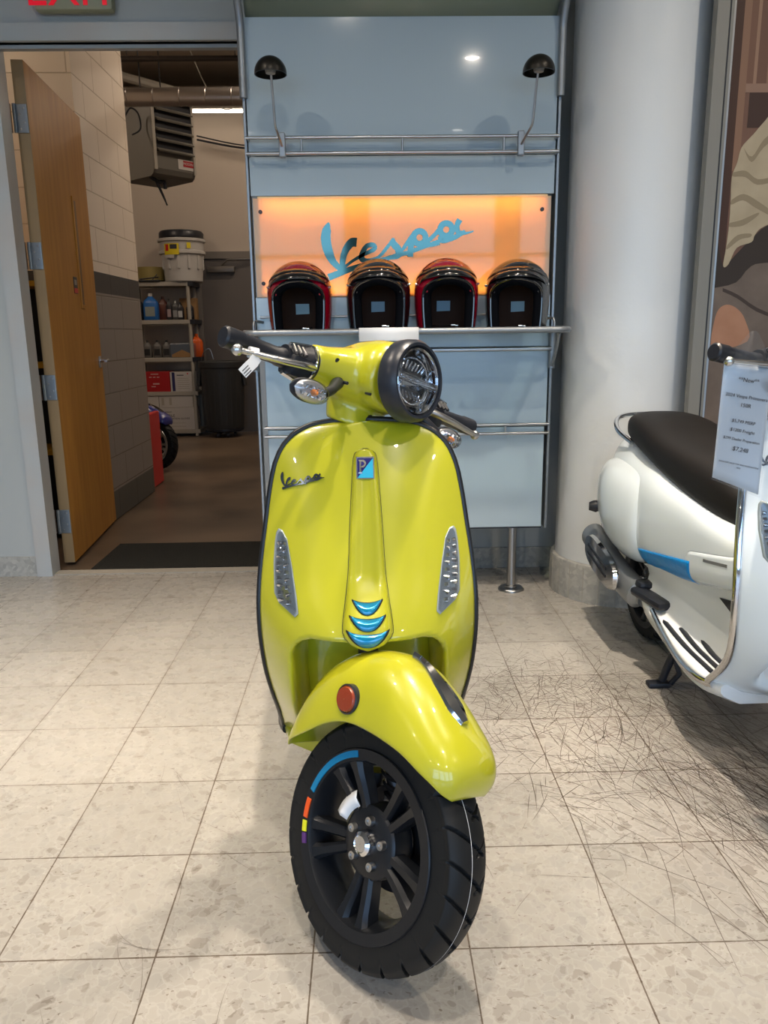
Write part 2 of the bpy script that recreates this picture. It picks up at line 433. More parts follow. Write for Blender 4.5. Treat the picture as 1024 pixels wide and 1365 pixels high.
def make_scooter(name, loc, rz, steer_deg, paint, trimmat, opt):
    root = empty(name, loc, rz)
    th = math.radians(steer_deg)
    ST = Matrix.Translation(AX0) @ Matrix.Rotation(th, 4, AXD) @ Matrix.Translation(-AX0)
    def S(o): o.matrix_local = ST @ o.matrix_local; return o
    full = opt.get('full', True)
    # ---- front wheel
    rim, ty = wheel(root, .23, M['rim'] if not opt.get('silver') else M['steel'], 1400 if opt.get('decals') else 460, decals=opt.get('decals', False))
    S(rim); S(ty)
    if opt.get('chalk'):
        g = G(); V = []; N = 180
        for i in range(N):
            a = 2*PI*i/N
            for xx in (-.0095, -.0083): V.append((xx, -.2302*math.cos(a), .23+.2302*math.sin(a)))
        g.add(V, [(2*i, 2*i+1, (2*i+3) % (2*N), (2*i+2) % (2*N)) for i in range(N)])
        g.ob('chalk_line', M['paper'], ty, smooth=False)
    # brake disc and caliper on the far side, swing arm, fork leg
    g = G(); g.lathe([(.055, .034), (.098, .034), (.098, .039), (.055, .039)], 64, 'X', (0, 0, .23), closed=True)
    for k in range(6):
        a = k * PI / 3; g.tube([(.036, -.03*math.cos(a), .23+.03*math.sin(a)), (.036, -.06*math.cos(a), .23+.06*math.sin(a))], .006, 8)
    S(g.ob('brake_disc', M['darkmetal'], root))
    g = G(); g.box((.045, -.02, .315), (.05, .085, .05), .008); g.box((.05, .03, .285), (.035, .05, .04), .008)
    cal = S(g.ob('brake_caliper', M['satin'], root))
    g = G(); g.tube(smooth_pts([(.058, 0, .23), (.062, .05, .235), (.066, .095, .262), (.062, .11, .31)], 5), [.026]*6+[.022]*5+[.02]*5, 16)
    g.lathe([(.0005, .085), (.016, .085), (.02, .08), (.02, .03)], 24, 'X', (0, 0, .23))
    S(g.ob('swing_arm', M['darkmetal'], root))
    g = G(); g.tube([(.055, .012, .255), (.045, .085, .40), (.02, .14, .47)], [.02, .022, .024], 18)
    for k in range(9):
        t = k / 8; g.lathe([(.027, -.004), (.031, 0), (.027, .004)], 20, 'Z', (.055 - .018*t, .02 + .085*t, .28 + .14*t), closed=True)
    S(g.ob('front_suspension', M['darkmetal'], root))
    g = G(); g.tube([AX0 + AXD * .42, AX0 + AXD * 1.13], .021, 20)
    S(g.ob('steering_column', M['darkmetal'], root))
    # ---- fender
    PH = [48.5, 51.5, 57, 64, 73, 85, 97, 108, 118, 130, 142, 152, 160, 164]
    RC = [.240, .266, .287, .297, .305, .325, .347, .355, .355, .343, .320, .296, .274, .262]
    RE = [.236, .238, .236, .230, .225, .218, .216, .219, .221, .222, .226, .238, .254, .258]
    WW = [.040, .062, .077, .086, .090, .092, .093, .094, .094, .093, .091, .087, .078, .068]
    V = []; n1 = 64; n2 = 40
    for i in range(n1 + 1):
        ph = PH[0] + (PH[-1] - PH[0]) * i / n1
        rc, re, w = spl(ph, PH, RC), spl(ph, PH, RE), spl(ph, PH, WW)
        for j in range(n2 + 1):
            t = -1 + 2 * j / n2
            a = t * PI / 2
            x = w * math.copysign(abs(math.sin(a)) ** .85, math.sin(a))
            r = re + (rc - re) * max(math.cos(a), 0) ** .72
            x *= 1 + .05 * (1 - max(math.cos(a), 0)) ** 6
            V.append((x, -r * math.cos(math.radians(ph)), .23 + r * math.sin(math.radians(ph))))
    m = n2 + 1
    fd = mesh('front_fender', V, [(i*m+j, i*m+j+1, (i+1)*m+j+1, (i+1)*m+j) for i in range(n1) for j in range(n2)], paint, root)
    mod(fd, 'SOLIDIFY', thickness=.004, offset=-1 if False else 0); mod(fd, 'SUBSURF', levels=1, render_levels=1); S(fd)
    def fr(ph): return spl(ph, PH, RC)
    def crest(ph, x, lift=0):
        rc, re, w = spl(ph, PH, RC), spl(ph, PH, RE), spl(ph, PH, WW)
        sa = min(1, abs(x) / w) ** (1 / .85); r = re + (rc - re) * (max(0, 1 - sa * sa) ** .5) ** .72 + lift
        return (x, -r * math.cos(math.radians(ph)), .23 + r * math.sin(math.radians(ph)))
    # chrome crest ornament
    g = G(); secs = []
    for k in range(15):
        t = k / 14; ph = 100 - 29 * t; w = .003 + .018 * math.sin(min(1, t * 1.25) * PI / 2) ** 1.2 * (1 if t < .8 else (1 - (t - .8) * 3.4))
        secs.append([crest(ph, w * u, l) for u, l in ((-1.05, -.002), (-.9, .0085), (0, .0145), (.9, .0085), (1.05, -.002), (0, -.006))])
    g.loft(secs)
    S(g.ob('fender_ornament', M['chrome'], fd, sharp=25)).matrix_local = Matrix.Identity(4)
    # round side reflector
    for sgn in (-1, 1):
        p = Vector(crest(112, sgn * .0915)); p = Vector((sgn*.092, .100, .474))
        g = G(); g.lathe([(.0005, sgn * .016), (.022, sgn * .015), (.025, sgn * .010), (.025, -sgn * .012)], 36, 'X', tuple(p))
        rf = g.ob('side_reflector', M['orange_refl'], fd); rf['label'] = 'round orange reflector'
        g = G(); g.lathe([(.0252, sgn * .011), (.0285, sgn * .009), (.0285, -sgn * .02), (.0252, -sgn*.02)], 36, 'X', tuple(p), closed=True)
        g.ob('reflector_bezel', M['blackpl'], fd)
    # ---- leg shield
    rows = []
    zz = [.225 + .72 * (i / 90) for i in range(91)]
    zz = [z for z in zz if z < .945] + [.945 + .042 * math.sin(PI / 2 * i / 14) for i in range(15)]
    V = []; nu = 84
    for z in zz:
        w = sh_w(z) if z < .9865 else .02
        for j in range(nu + 1):
            x = w * (-1 + 2 * j / nu)
            V.append((x, sh_y(x, z), z))
    m = nu + 1
    sh = mesh('leg_shield', V, [(i*m+j, i*m+j+1, (i+1)*m+j+1, (i+1)*m+j) for i in range(len(zz)-1) for j in range(nu)], paint, root, recalc=False)
    mod(sh, 'SOLIDIFY', thickness=.010, offset=-1)
    # edge trim
    half = []
    for i in range(0, len(zz)):
        z = zz[i]; w = sh_w(z) if z < .9865 else .0
        half.append((w + .001, sh_edge(z) + .004, z + (.002 if z > .95 else 0)))
    half = [p for k, p in enumerate(half) if k % 3 == 0 or p[2] > .93]
    outline = [(-x, y, z) for x, y, z in half] + [(x, y, z) for x, y, z in reversed(half[:-1])]
    g = G(); g.tube(outline, opt.get('trim_r', .0068), 12); g.ob('shield_trim', trimmat, root)
    # horn cover
    TZ = [.565, .572, .585, .60, .65, .70, .78, .86, .915, .928, .933]
    TW = [.004, .030, .046, .0495, .043, .037, .033, .028, .0235, .017, .003]
    def tie_h(u, z):
        nose = .020 * math.exp(-((z - .605) / .045) ** 2)
        gro = -.006 * math.exp(-(u / .55) ** 4) * ss(.66, .70, z) * ss(.90, .87, z)
        return (.010 + nose) * (1 - abs(u) ** 5) ** .6 + gro - .002
    V = []; nu = 30; n1 = 90
    for i in range(n1 + 1):
        z = TZ[0] + (TZ[-1] - TZ[0]) * i / n1; w = max(spl(z, TZ, TW), .003)
        for j in range(nu + 1):
            u = -1 + 2 * j / nu; x = u * w
            V.append((x, sh_y(x, max(z, .578), False) - tie_h(u, z), z))
    m = nu + 1
    tie = mesh('horn_cover', V, [(i*m+j, i*m+j+1, (i+1)*m+j+1, (i+1)*m+j) for i in range(n1) for j in range(nu)], paint, root, recalc=False)
    mod(tie, 'SOLIDIFY', thickness=.006, offset=-1)
    # dark joint line around the cover
    jl = [(max(spl(z, TZ, TW), .003) + .0012, z) for z in [TZ[0] + (TZ[-1] - TZ[0]) * i / 40 for i in range(41)]]
    ol = [(-w, sh_y(w, max(z, .578), False) - .0008, z) for w, z in jl] + [(w, sh_y(w, max(z, .578), False) - .0008, z) for w, z in reversed(jl)]
    g = G(); g.tube(ol + [ol[0]], .0006, 6); g.ob('cover_joint', M['blackpl'], tie)
    def ty_(x, z):
        w = max(spl(z, TZ, TW), .003); return sh_y(x, z, False) - tie_h(max(-1, min(1, x / w)), z)
    for zc, hw_, hh in ((.654, .0275, .022), (.629, .0325, .023), (.604, .038, .028)):
        for layer, k, mt in ((0, 1.12, M['blackpl']), (1, 1., opt.get('slot', M['slotblue']))):
            V = []; n = 16
            for i in range(n + 1):
                u = -1 + 2 * i / n; x = u * hw_ * (k if layer == 0 else 1)
                zt = zc - .005 * (1 - u * u) + (.001 if layer == 0 else 0); zb = zc - hh * (1 - abs(u) ** 2.2) - .0008 - (.001 if layer == 0 else 0)
                e = .0012 + .0008 * layer
                V += [(x, ty_(x, zt) - e, zt), (x, ty_(x, zb) - e, zb), (x, ty_(x, (zt + zb) / 2) - e + .0, (zt + zb) / 2)]
            F = []
            for i in range(n): a, b = 3*i, 3*i+3; F += [(a, a+2, b+2, b), (a+2, a+1, b+1, b+2)]
            o = mesh('horn_slot' if layer else 'slot_surround', V, F, mt, tie)
            mod(o, 'SOLIDIFY', thickness=.0015, offset=0)
    # badge
    bz, bh, bw = .896, .0195, .0165
    def bf(u, v, e): x = u * bw; z = bz + v * bh; return (x, ty_(0, z) - .0005 - e, z)
    g = G(); g.prism([(-1.15, -1.12), (1.15, -1.12), (1.15, 1.12), (-1.15, 1.12)], lambda u, v: bf(u, v, .0035), lambda u, v: bf(u, v, -.004))
    bd = g.ob('badge', M['badge_rim'], tie, smooth=False)
    g = G(); g.prism([(-1, 1), (-1, -1), (1, 1)], lambda u, v: bf(u, v, .0045), lambda u, v: bf(u, v, 0)); g.ob('badge_field', M['badge_dark'], tie, smooth=False)
    g = G(); g.prism([(-1, -1), (1, -1), (1, 1)], lambda u, v: bf(u, v, .0045), lambda u, v: bf(u, v, 0)); g.ob('badge_field', M['badge_cyan'], tie, smooth=False)
    g = G()     # the letter P
    P_ = [(-.82, .85), (-.2, .85), (.08, .66), (.12, .42), (.0, .18), (-.25, .08), (-.5, .08), (-.5, -.42), (-.38, -.42), (-.38, -.55), (-.86, -.55), (-.86, -.42), (-.72, -.42), (-.72, .72), (-.82, .72)]
    g.prism([(u, v) for u, v in P_], lambda u, v: bf(u, v, .0052), lambda u, v: bf(u, v, .004)); g.ob('badge_letter', M['badge_rim'], tie, smooth=False)
    g = G(); g.prism([(-.5, .66), (-.26, .66), (-.12, .5), (-.12, .4), (-.26, .26), (-.5, .26)], lambda u, v: bf(u, v, .0055), lambda u, v: bf(u, v, .004)); g.ob('badge_letter_counter', M['badge_dark'], tie, smooth=False)
    # script emblem on the rider's right (image left)
    def ef(u, v, e):
        x = -.178 + u * .092 * 1.0; z = .848 + v * .094; return (x, sh_y(x, z, False) - e - .0005, z)
    script_mesh('script_emblem', ef, M['script'], sh, .0025)
    # daytime lamps
    D = [(.190, .757), (.185, .765), (.177, .763), (.167, .748), (.157, .70), (.147, .645), (.1435, .618), (.150, .6105), (.184, .628), (.1935, .643), (.1955, .70), (.193, .738)]
    cx, cz = .171, .688
    for sgn in (-1, 1):
        def df(u, v, e, k=1.):
            x = cx + (u - cx) * k; z = cz + (v - cz) * (1 - (1 - k) * .35); return (sgn * x, sh_y(x, z, False) - e, z)
        g = G(); rr = []
        for k, e in ((1.12, -.002), (1.09, .0025), (.95, .0035), (.86, .0015), (.80, .0008)): rr.append([df(u, v, e, k) for u, v in D])
        g.loft(rr, caps=False); n = len(D)
        g.F.append(tuple(range(4 * n, 5 * n)))
        lamp = g.ob('daytime_lamp', M['badge_rim'] if False else mat('lamp_surround', (.42, .48, .5), .25, .4), root, sharp=60)
        g = G()
        for i in range(9):
            for j in (0, 1):
                z = .632 + i * .0135; uc = interp(z, [.62, .69, .76], [.169, .1755, .180]) + (j - .5) * interp(z, [.62, .69, .76], [.019, .0175, .009])
                wd = interp(z, [.62, .69, .76], [.0145, .0135, .007])
                y0 = sh_y(uc, z, False)
                g.box((sgn * uc, y0 - .002, z), (wd, .005, .0095), .0015, Matrix.Rotation(.5 * (1 if (i + j) % 2 else -1), 4, 'X') @ Matrix.Rotation(.3 * sgn * (1 if j else -1), 4, 'Z'))
        g.ob('lamp_reflector', M['chrome'], lamp, smooth=False)
        g = G(); g.prism(D, lambda u, v: df(u, v, .0072, .93), lambda u, v: df(u, v, .0045, .95)); g.ob('lamp_lens', M['lens'], lamp, smooth=False)
    # ---- headset (steered)
    g = G(); secs = []
    for k in range(-14, 15):
        x = k / 14 * .172; a = abs(x) / .172
        cy_ = .425 + .005 * a; czz = 1.072 - .008 * a
        ry = .066 * (1 - ss(0, 1, a)) + .034 * ss(0, 1, a); rz_ = .066 * (1 - ss(.0, 1, a)) + .037 * ss(0, 1, a)
        secs.append(sup((x, cy_, czz), ry, rz_, 28, 2.4, 'YZ'))
    g.loft(secs)
    secs = []
    for y, r, zc in ((.335, .072, 1.083), (.345, .078, 1.085), (.36, .082, 1.086), (.40, .080, 1.087), (.45, .073, 1.085), (.50, .062, 1.080), (.535, .045, 1.075)):
        secs.append(sup((0, y, zc), r * 1.0, r * .93, 36, 2.1))
    g.loft(secs)
    secs = []
    for z, r, dy in ((.966, .054, .038), (.985, .055, .036), (1.02, .057, .028), (1.05, .056, .02)):
        c = AX0 + AXD * (z / AXD.z); secs.append(sup((0, c.y + dy, z), r + .014, r, 28, 2.2, 'XY'))
    g.loft(secs)
    hs = g.ob('handlebar_cover', paint, root)
    mod(hs, 'REMESH', mode='VOXEL', voxel_size=.0042, use_smooth_shade=True)
    mod(hs, 'SMOOTH', factor=.8, iterations=14); S(hs)
    # screws in the cover and cap for the cluster seam
    for p, r in (((-.128, .398, 1.082), .0060), ((-.062, .345, 1.038), .003), ((-.105, .375, 1.045), .0035)):
        g = G(); g.lathe([(.0005, -.007), (r, -.006), (r, .01)], 14, 'Y', p); o = g.ob('cover_screw', M['blackpl'], hs)
    # headlight
    C0 = (0, .315, 1.087); TL = Matrix.Translation(C0) @ Matrix.Rotation(.10, 4, 'Z') @ Matrix.Rotation(-.22, 4, 'X') @ Matrix.Translation(-Vector(C0))
    g = G(); g.lathe([(.0705, -.030), (.0725, -.037), (.078, -.037), (.0845, -.028), (.0860, -.012), (.0850, .004), (.080, .010), (.0705, .012)], 72, 'Y', C0, closed=True)
    hb = S(g.xf(TL).ob('headlight_bezel', M['bezel'], root)); hb['label'] = 'matt dark headlight ring'
    g = G(); g.lathe([(.0705, -.028), (.064, -.010), (.048, .004), (.025, .010), (.0005, .011)], 48, 'Y', C0)
    g.xf(TL).ob('headlight_reflector', M['chrome'], hb)
    g = G()       # chrome ring, cross bar, upper and lower chambers with ribs
    g.lathe([(.0705, -.030), (.067, -.034), (.063, -.030), (.066, -.02)], 64, 'Y', C0, closed=True)
    g.box((0, C0[1] - .027, C0[2]), (.130, .012, .016), .003)
    g.box((0, C0[1] - .033, C0[2]), (.112, .006, .005), .002)
    for sgn in (-1, 1):
        for i in range(7):
            xx = -.033 + i * .011; g.box((xx, C0[1] - .012, C0[2] + sgn * .030), (.005, .008, .022), .0015, Matrix.Rotation(.5 * (i - 3) / 3, 4, 'Z') @ Matrix.Rotation(sgn * .5, 4, 'X'))
        P = [(math.cos(a) * .045, C0[1] - .018, C0[2] + sgn * (.012 + .036 * math.sin(a))) for a in [PI * k / 16 for k in range(17)]]
        g.tube(P, .0022, 8)
        for q in (-.048, .048): g.box((q, C0[1] - .016, C0[2] + sgn * .022), (.006, .01, .026), .002, Matrix.Rotation(.5 if q > 0 else -.5, 4, 'Y'))
    g.xf(TL).ob('headlight_chambers', M['chrome'], hb, sharp=20)
    g = G(); g.box((0, C0[1] - .006, C0[2] + .032), (.078, .012, .034), .004); g.box((0, C0[1] - .006, C0[2] - .032), (.078, .012, .034), .004)
    g.xf(TL).ob('headlight_module', M['darkmetal'], hb)
    g = G(); g.lathe([(.0705, -.033), (.058, -.041), (.036, -.047), (.0005, -.050)], 64, 'Y', C0); g.xf(TL).ob('headlight_glass', M['lens'], hb)
    # grips, controls, levers, signals
    for sgn in (-1, 1):
        gy, gz = .432, 1.056
        g = G(); g.lathe([(.0005, sgn*.374), (.017, sgn*.374), (.0210, sgn*.370), (.0210, sgn*.335), (.0192, sgn*.332), (.0185, sgn*.30), (.0178, sgn*.25), (.020, sgn*.246), (.020, sgn*.215)], 28, 'X', (0, gy, gz - .004))
        gr = S(g.ob('grip', M['blackpl'], root))
        g = G(); g.tube([(sgn*.165, gy, gz + .004), (sgn*.185, gy, gz + .002), (sgn*.232, gy, gz)], [.037, .034, .024], 22)
        g.box((sgn*.205, gy - .012, gz - .012), (.05, .05, .045), .008)
        for q in range(3): g.tube([(sgn*(.206+q*.012), gy-.04, gz+.012), (sgn*(.206+q*.012), gy-.02, gz+.026)], .004, 8)
        ctl = S(g.ob('switch_housing', M['blackpl'], root))
        g = G(); g.tube(smooth_pts([(sgn*.176, gy + .02, gz + .034), (sgn*.175, gy - .012, gz + .036), (sgn*.176, gy - .036, gz + .014), (sgn*.176, gy - .036, gz - .016), (sgn*.177, gy - .01, gz - .036), (sgn*.177, gy + .02, gz - .034)], 4), .0035, 8)
        g.tube(smooth_pts([(sgn*.177, gy - .005, gz + .037), (sgn*.20, gy - .012, gz + .034), (sgn*.238, gy - .02, gz + .026)], 4), .0035, 8)
        g.tube(smooth_pts([(sgn*.177, gy - .005, gz - .037), (sgn*.20, gy - .012, gz - .038), (sgn*.236, gy - .016, gz - .032)], 4), .0045, 8)
        g.ob('chrome_collar', M['chrome'], ctl)
        g = G(); g.tube(smooth_pts([(sgn*.178, gy - .030, gz - .004), (sgn*.22, gy - .050, gz - .008), (sgn*.28, gy - .050, gz - .014), (sgn*.350, gy - .036, gz - .020)], 5), [.013, .0125, .012, .0115, .011, .0105, .0103, .01, .0098, .0095, .009, .0088, .0085, .0082, .008, .008], 14, flat=.75)
        bp = Vector((sgn*.356, gy - .034, gz - .021))
        g.lathe([(.0005, -.0115)] + [(.0115 * math.sin(a), -.0115 * math.cos(a)) for a in [PI * k / 10 for k in range(1, 10)]] + [(.0005, .0115)], 16, 'Z', tuple(bp))
        S(g.ob('brake_lever', mat('lever_alloy', (.62, .63, .64), .22, 1) if sgn < 0 else M['steel'], root))
        # turn signal on a short black stalk
        c = Vector((sgn * .206, .338, 1.004))
        g = G(); secs = []
        for k in range(13):
            t = -1 + k / 6; r = math.sqrt(max(0.0004, 1 - t * t)); secs.append([(c.x + sgn * (t * .046 + .004), c.y + .011 + .014 * r * math.sin(q) * (1 if math.sin(q) > 0 else .35), c.z + .0235 * r * math.cos(q)) for q in [2 * PI * j / 20 for j in range(20)]])
        g.loft(secs); body = S(g.ob('turn_signal', M['blackpl'], root))
        g = G(); g.tube([(c.x - sgn*.035, c.y + .012, c.z + .004), (c.x - sgn*.058, c.y + .02, c.z + .016), (c.x - sgn*.095, c.y + .055, c.z + .036)], [.011, .010, .014], 14); g.ob('signal_stalk', M['blackpl'], body)
        g = G(); secs = []
        for k in range(13):
            t = -1 + k / 6; r = math.sqrt(max(.0004, 1 - t * t)); secs.append([(c.x + sgn * t * .044, c.y + .004 - .019 * r * math.sin(q), c.z + .0235 * r * math.cos(q)) for q in [-.45 + (PI + .9) * j / 16 for j in range(17)]])
        g.loft(secs, caps=False, close=False); g.ob('signal_lens', M['lens'], body)
        g = G(); secs = []
        for k in range(13):
            t = -1 + k / 6; r = math.sqrt(max(.0004, 1 - t * t)); secs.append([(c.x + sgn * t * .041, c.y + .006 - .006 * r * math.sin(q), c.z + .0215 * r * math.cos(q)) for q in [-.3 + (PI + .6) * j / 12 for j in range(13)]])
        g.loft(secs, caps=False, close=False); g.ob('signal_bowl', mat('signal_silver', (.6, .6, .6), .25, .7), body)
        g = G()
        for a in range(14):
            g.box((c.x + sgn * (-.027 + .009 * (a % 7)), c.y - .003, c.z + (.007 if a > 6 else -.007)), (.006, .005, .009), .001, Matrix.Rotation(.6 * (-1) ** a, 4, 'Z') @ Matrix.Rotation(.5 * (-1) ** (a // 2), 4, 'X'))
        g.ob('signal_reflector', M['chrome'], body, smooth=False)
        g = G(); g.lathe([(.0005, -.016), (.004, -.014), (.0065, -.008), (.0065, .002)], 14, 'Y', (c.x, c.y, c.z)); g.ob('signal_bulb', M['bulb'], body)
    # fork bridge visible below the headlight
    if not full: return root
    # ---- rear: floor, body, cowls, seat, wheel
    under = opt.get('inner', paint)
    g = G(); secs = []
    FY = [.40, .44, .50, .60, .72, .85, .98, 1.06, 1.11]
    for k in range(25):
        y = .40 + .71 * k / 24
        W = spl(y, FY, [.195, .208, .217, .217, .203, .187, .178, .166, .140]); xi = spl(y, FY, [.04, .05, .062, .080, .104, .124, .130, .128, .118])
        zt = spl(y, FY, [.245, .246, .248, .249, .250, .252, .268, .284, .292]); zm = spl(y, FY, [.28, .33, .43, .455, .44, .42, .40, .385, .37]); zb = spl(y, FY, [.19, .18, .172, .170, .172, .178, .19, .21, .235])
        h = zm - zt
        half = [(W * .72, zb), (W * .95, zb + .022), (W, zt - .022), (W + .001, zt - .006), (W - .006, zt + .001), (xi + .045, zt + .001), (xi + .022, zt + .008), (xi + .008, zt + .22 * h), (xi + .003, zt + .5 * h), (xi + .010, zt + .8 * h), (xi + .026, zm), (xi * .4, zm)]
        secs.append([(x, y, z) for x, z in half] + [(-x, y, z) for x, z in reversed(half)])
    g.loft(secs); fb = g.ob('footboard', under, root, sharp=60)
    for sgn in (-1, 1):
        for k, (x0, y0, y1) in enumerate(((.176, .455, .86), (.148, .462, .80), (.122, .475, .71))):
            g = G(); P = smooth_pts([(sgn * (x0 + .010), y0, .2495), (sgn * (x0 + .008), (y0 + y1) / 2, .2515), (sgn * (x0 - .010), y1, .2545)], 6)
            g.tube(P, [.003] + [.0095] * (len(P) - 2) + [.003], 8, flat=.4); g.ob('floor_strip', M['blackpl'], root)
        g = G(); g.tube(smooth_pts([(sgn*.205, .43, .236), (sgn*.220, .48, .230), (sgn*.225, .58, .230), (sgn*.205, .74, .238), (sgn*.172, .94, .256)], 6), .0085, 10, flat=1.3)
        g.ob('side_trim', M['chrome'] if opt.get('chrome') else trimmat, root)
        g = G(); g.box((sgn*.162, .98, .287), (.060, .19, .030), .013, Matrix.Rotation(-sgn * .16, 4, 'Z')); g.box((sgn*.152, 1.07, .305), (.052, .06, .03), .012)
        g.ob('passenger_footrest', M['blackpl'], root)
    # inner leg shield panel (glove box) behind shield
    g = G(); secs = []
    for z, w, y0, y1 in ((.27, .13, .33, .42), (.45, .15, .30, .42), (.65, .15, .33, .44), (.85, .14, .41, .49), (.95, .10, .44, .50)):
        secs.append(sup((0, (y0 + y1) / 2, z), w, (y1 - y0) / 2, 32, 4, 'XY'))
    g.loft(secs); gb = g.ob('glove_box', under, root)
    for sgn in (-1, 1):
        g = G(); g.prism([(.50, .335), (.64, .405), (.50, .425)], lambda u, v: (sgn * (spl(u, FY, [.04, .05, .062, .080, .104, .124, .130, .128, .118]) + .012), u, v), lambda u, v: (sgn * .06, u, v)); g.ob('step_pad', M['blackpl'], root, smooth=False)
    g = G(); secs = []
    BODY = ((.450, .50, .60, .10, 3), (.458, .482, .62, .135, 4), (.48, .472, .63, .150, 5), (.52, .462, .637, .158, 5), (.60, .442, .648, .164, 5), (.70, .42, .662, .168, 5), (.80, .40, .68, .172, 4.5), (.92, .38, .70, .178, 4), (1.05, .358, .725, .184, 3.6), (1.20, .36, .745, .182, 3), (1.35, .40, .765, .17, 2.8), (1.48, .46, .775, .15, 2.5), (1.57, .55, .77, .10, 2.4), (1.615, .60, .74, .05, 2.2))
    BYs = [b[0] for b in BODY]
    def body_x(y, z, lift=0):
        z0, z1, w, e = (spl(y, BYs, [b[q] for b in BODY]) for q in (1, 2, 3, 4))
        q = min(.995, abs((z - (z0 + z1) / 2) / ((z1 - z0) / 2))); return w * (1 - q ** e) ** (1 / e) + lift
    for k in range(60):
        y = .450 + 1.165 * (k / 59) ** 1.25
        z0, z1, w, e = (spl(y, BYs, [b[q] for b in BODY]) for q in (1, 2, 3, 4))
        secs.append(sup((0, y, (z0 + z1) / 2), w, (z1 - z0) / 2, 56, e))
    g.loft(secs); bd_ = g.ob('rear_body', paint, root)
    def body_patch(name, y0, y1, zlo, zhi, lift, m, parent, sgn, n=20, k_=8, thick=.0012):
        V = []
        for a in range(n + 1):
            y = y0 + (y1 - y0) * a / n; lo, hi = zlo(a / n), zhi(a / n)
            for b in range(k_ + 1):
                z = lo + (hi - lo) * b / k_; V.append((sgn * body_x(y, z, lift), y, z))
        o = mesh(name, V, [(a*(k_+1)+b, (a+1)*(k_+1)+b, (a+1)*(k_+1)+b+1, a*(k_+1)+b+1) for a in range(n) for b in range(k_)], m, parent)
        mod(o, 'SOLIDIFY', thickness=thick, offset=0); return o
    for sgn in (-1, 1):
        lo = lambda t: .474 - .048 * t + .085 * max(0, t - .86) / .14 * .5; hi = lambda t: .578 - .055 * t - .045 * max(0, (t - .86) / .14) ** 2
        body_patch('panel_joint', .463, .742, lambda t: lo(t) - .0012, lambda t: hi(t) + .0012, .0004, M['brush'], bd_, sgn)
        ap = body_patch('access_panel', .463, .740, lo, hi, .0016, paint, root, sgn)
        body_patch('panel_slot', .50, .62, lambda t: .540 - .018 * t, lambda t: .549 - .018 * t, .0026, M['brush'], ap, sgn)
    for sgn in (-1, 1):
        CY = [1.085, 1.095, 1.115, 1.16, 1.24, 1.35, 1.46, 1.55, 1.60]
        CZ_, CH, CW = [.53, .53, .53, .525, .525, .535, .55, .565, .575], [.10, .135, .155, .168, .173, .168, .145, .10, .05], [.04, .072, .088, .099, .108, .109, .094, .062, .03]
        g = G(); secs = []
        for k in range(40):
            y = 1.085 + .515 * (k / 39) ** 1.3
            secs.append(sup((sgn * .113, y, spl(y, CY, CZ_)), spl(y, CY, CW), spl(y, CY, CH), 40, 2.5))
        g.loft(secs); cw = g.ob('side_cowl', paint, root, sharp=50)
        if sgn < 0 and opt.get('tape'):
            tp = body_patch('masking_tape', .70, 1.085, lambda t: .428 - .060 * t, lambda t: .500 - .066 * t, .0028, M['tape'], root, sgn, thick=.0008)
            tp['label'] = 'strip of bright blue masking tape'
    # seat
    g = G(); secs = []
    for y, z0, z1, w in ((.495, .62, .67, .05), (.51, .605, .71, .085), (.56, .60, .745, .115), (.66, .612, .785, .136), (.80, .630, .805, .143), (.95, .665, .815, .148), (1.08, .695, .83, .15), (1.18, .72, .86, .15), (1.30, .74, .878, .142), (1.42, .76, .875, .122), (1.47, .775, .86, .09), (1.49, .79, .835, .055)):
        secs.append(sup((0, y, (z0 + z1) / 2), w, (z1 - z0) / 2, 40, 3))
    g.loft(secs); st = g.ob('seat', M['seat'], root); mod(st, 'SUBSURF', levels=1, render_levels=1)
    g = G(); g.tube(smooth_pts([(-.125, 1.34, .765), (-.140, 1.46, .80), (-.10, 1.56, .835), (0, 1.58, .845), (.10, 1.56, .835), (.140, 1.46, .80), (.125, 1.34, .765)], 6), .0095, 14); g.ob('grab_rail', M['chrome'], root)
    g = G(); g.box((0, 1.61, .64), (.11, .04, .09), .015); g.ob('tail_light', M['red'], root)
    for sgn in (-1, 1):
        g = G(); g.tube([(sgn*.15, 1.44, .52), (sgn*.215, 1.46, .50), (sgn*.235, 1.465, .50)], [.012, .024, .016], 14); g.ob('rear_signal', M['blackpl'], root)
    wheel(root, .22, M['rim'], yo=1.34)
    g = G(); secs = []
    for k in range(12):
        a = math.radians(60 + 100 * k / 11); secs.append([(x, 1.34 - r * math.cos(a), .22 + r * math.sin(a)) for x, r in ((-.07, .235), (-.06, .26), (0, .275), (.06, .26), (.07, .235), (0, .262))])
    g.loft(secs); g.ob('rear_fender', M['blackpl'], root)
    g = G(); g.box((.085, 1.18, .25), (.09, .42, .14), .03); g.box((0, 1.0, .27), (.2, .22, .12), .03); g.ob('engine_case', M['darkmetal'], root)
    g = G(); g.tube(smooth_pts([(-.145, 1.08, .245), (-.165, 1.2, .27), (-.175, 1.36, .305), (-.18, 1.52, .345), (-.18, 1.58, .36)], 5), [.025] * 2 + [.046] * 17 + [.035, .02], 26, flat=1.15)
    g.tube(smooth_pts([(-.05, .85, .20), (-.09, .95, .19), (-.13, 1.05, .22), (-.15, 1.1, .25)], 5), .018, 12)
    mf = g.ob('muffler', M['brush'], root)
    g = G(); g.loft([sup((0, 0, 0), .001, .001, 36, 3, 'YZ'), sup((0, 0, 0), .17, .060, 36, 3, 'YZ'), sup((.014, 0, 0), .175, .064, 36, 3, 'YZ'), sup((.02, 0, 0), .17, .06, 36, 3, 'YZ')]); g.xf(Matrix.Translation((-.236, 1.32, .318)) @ Matrix.Rotation(.16, 4, 'X')); ms = g.ob('heat_shield', M['chrome'], root)
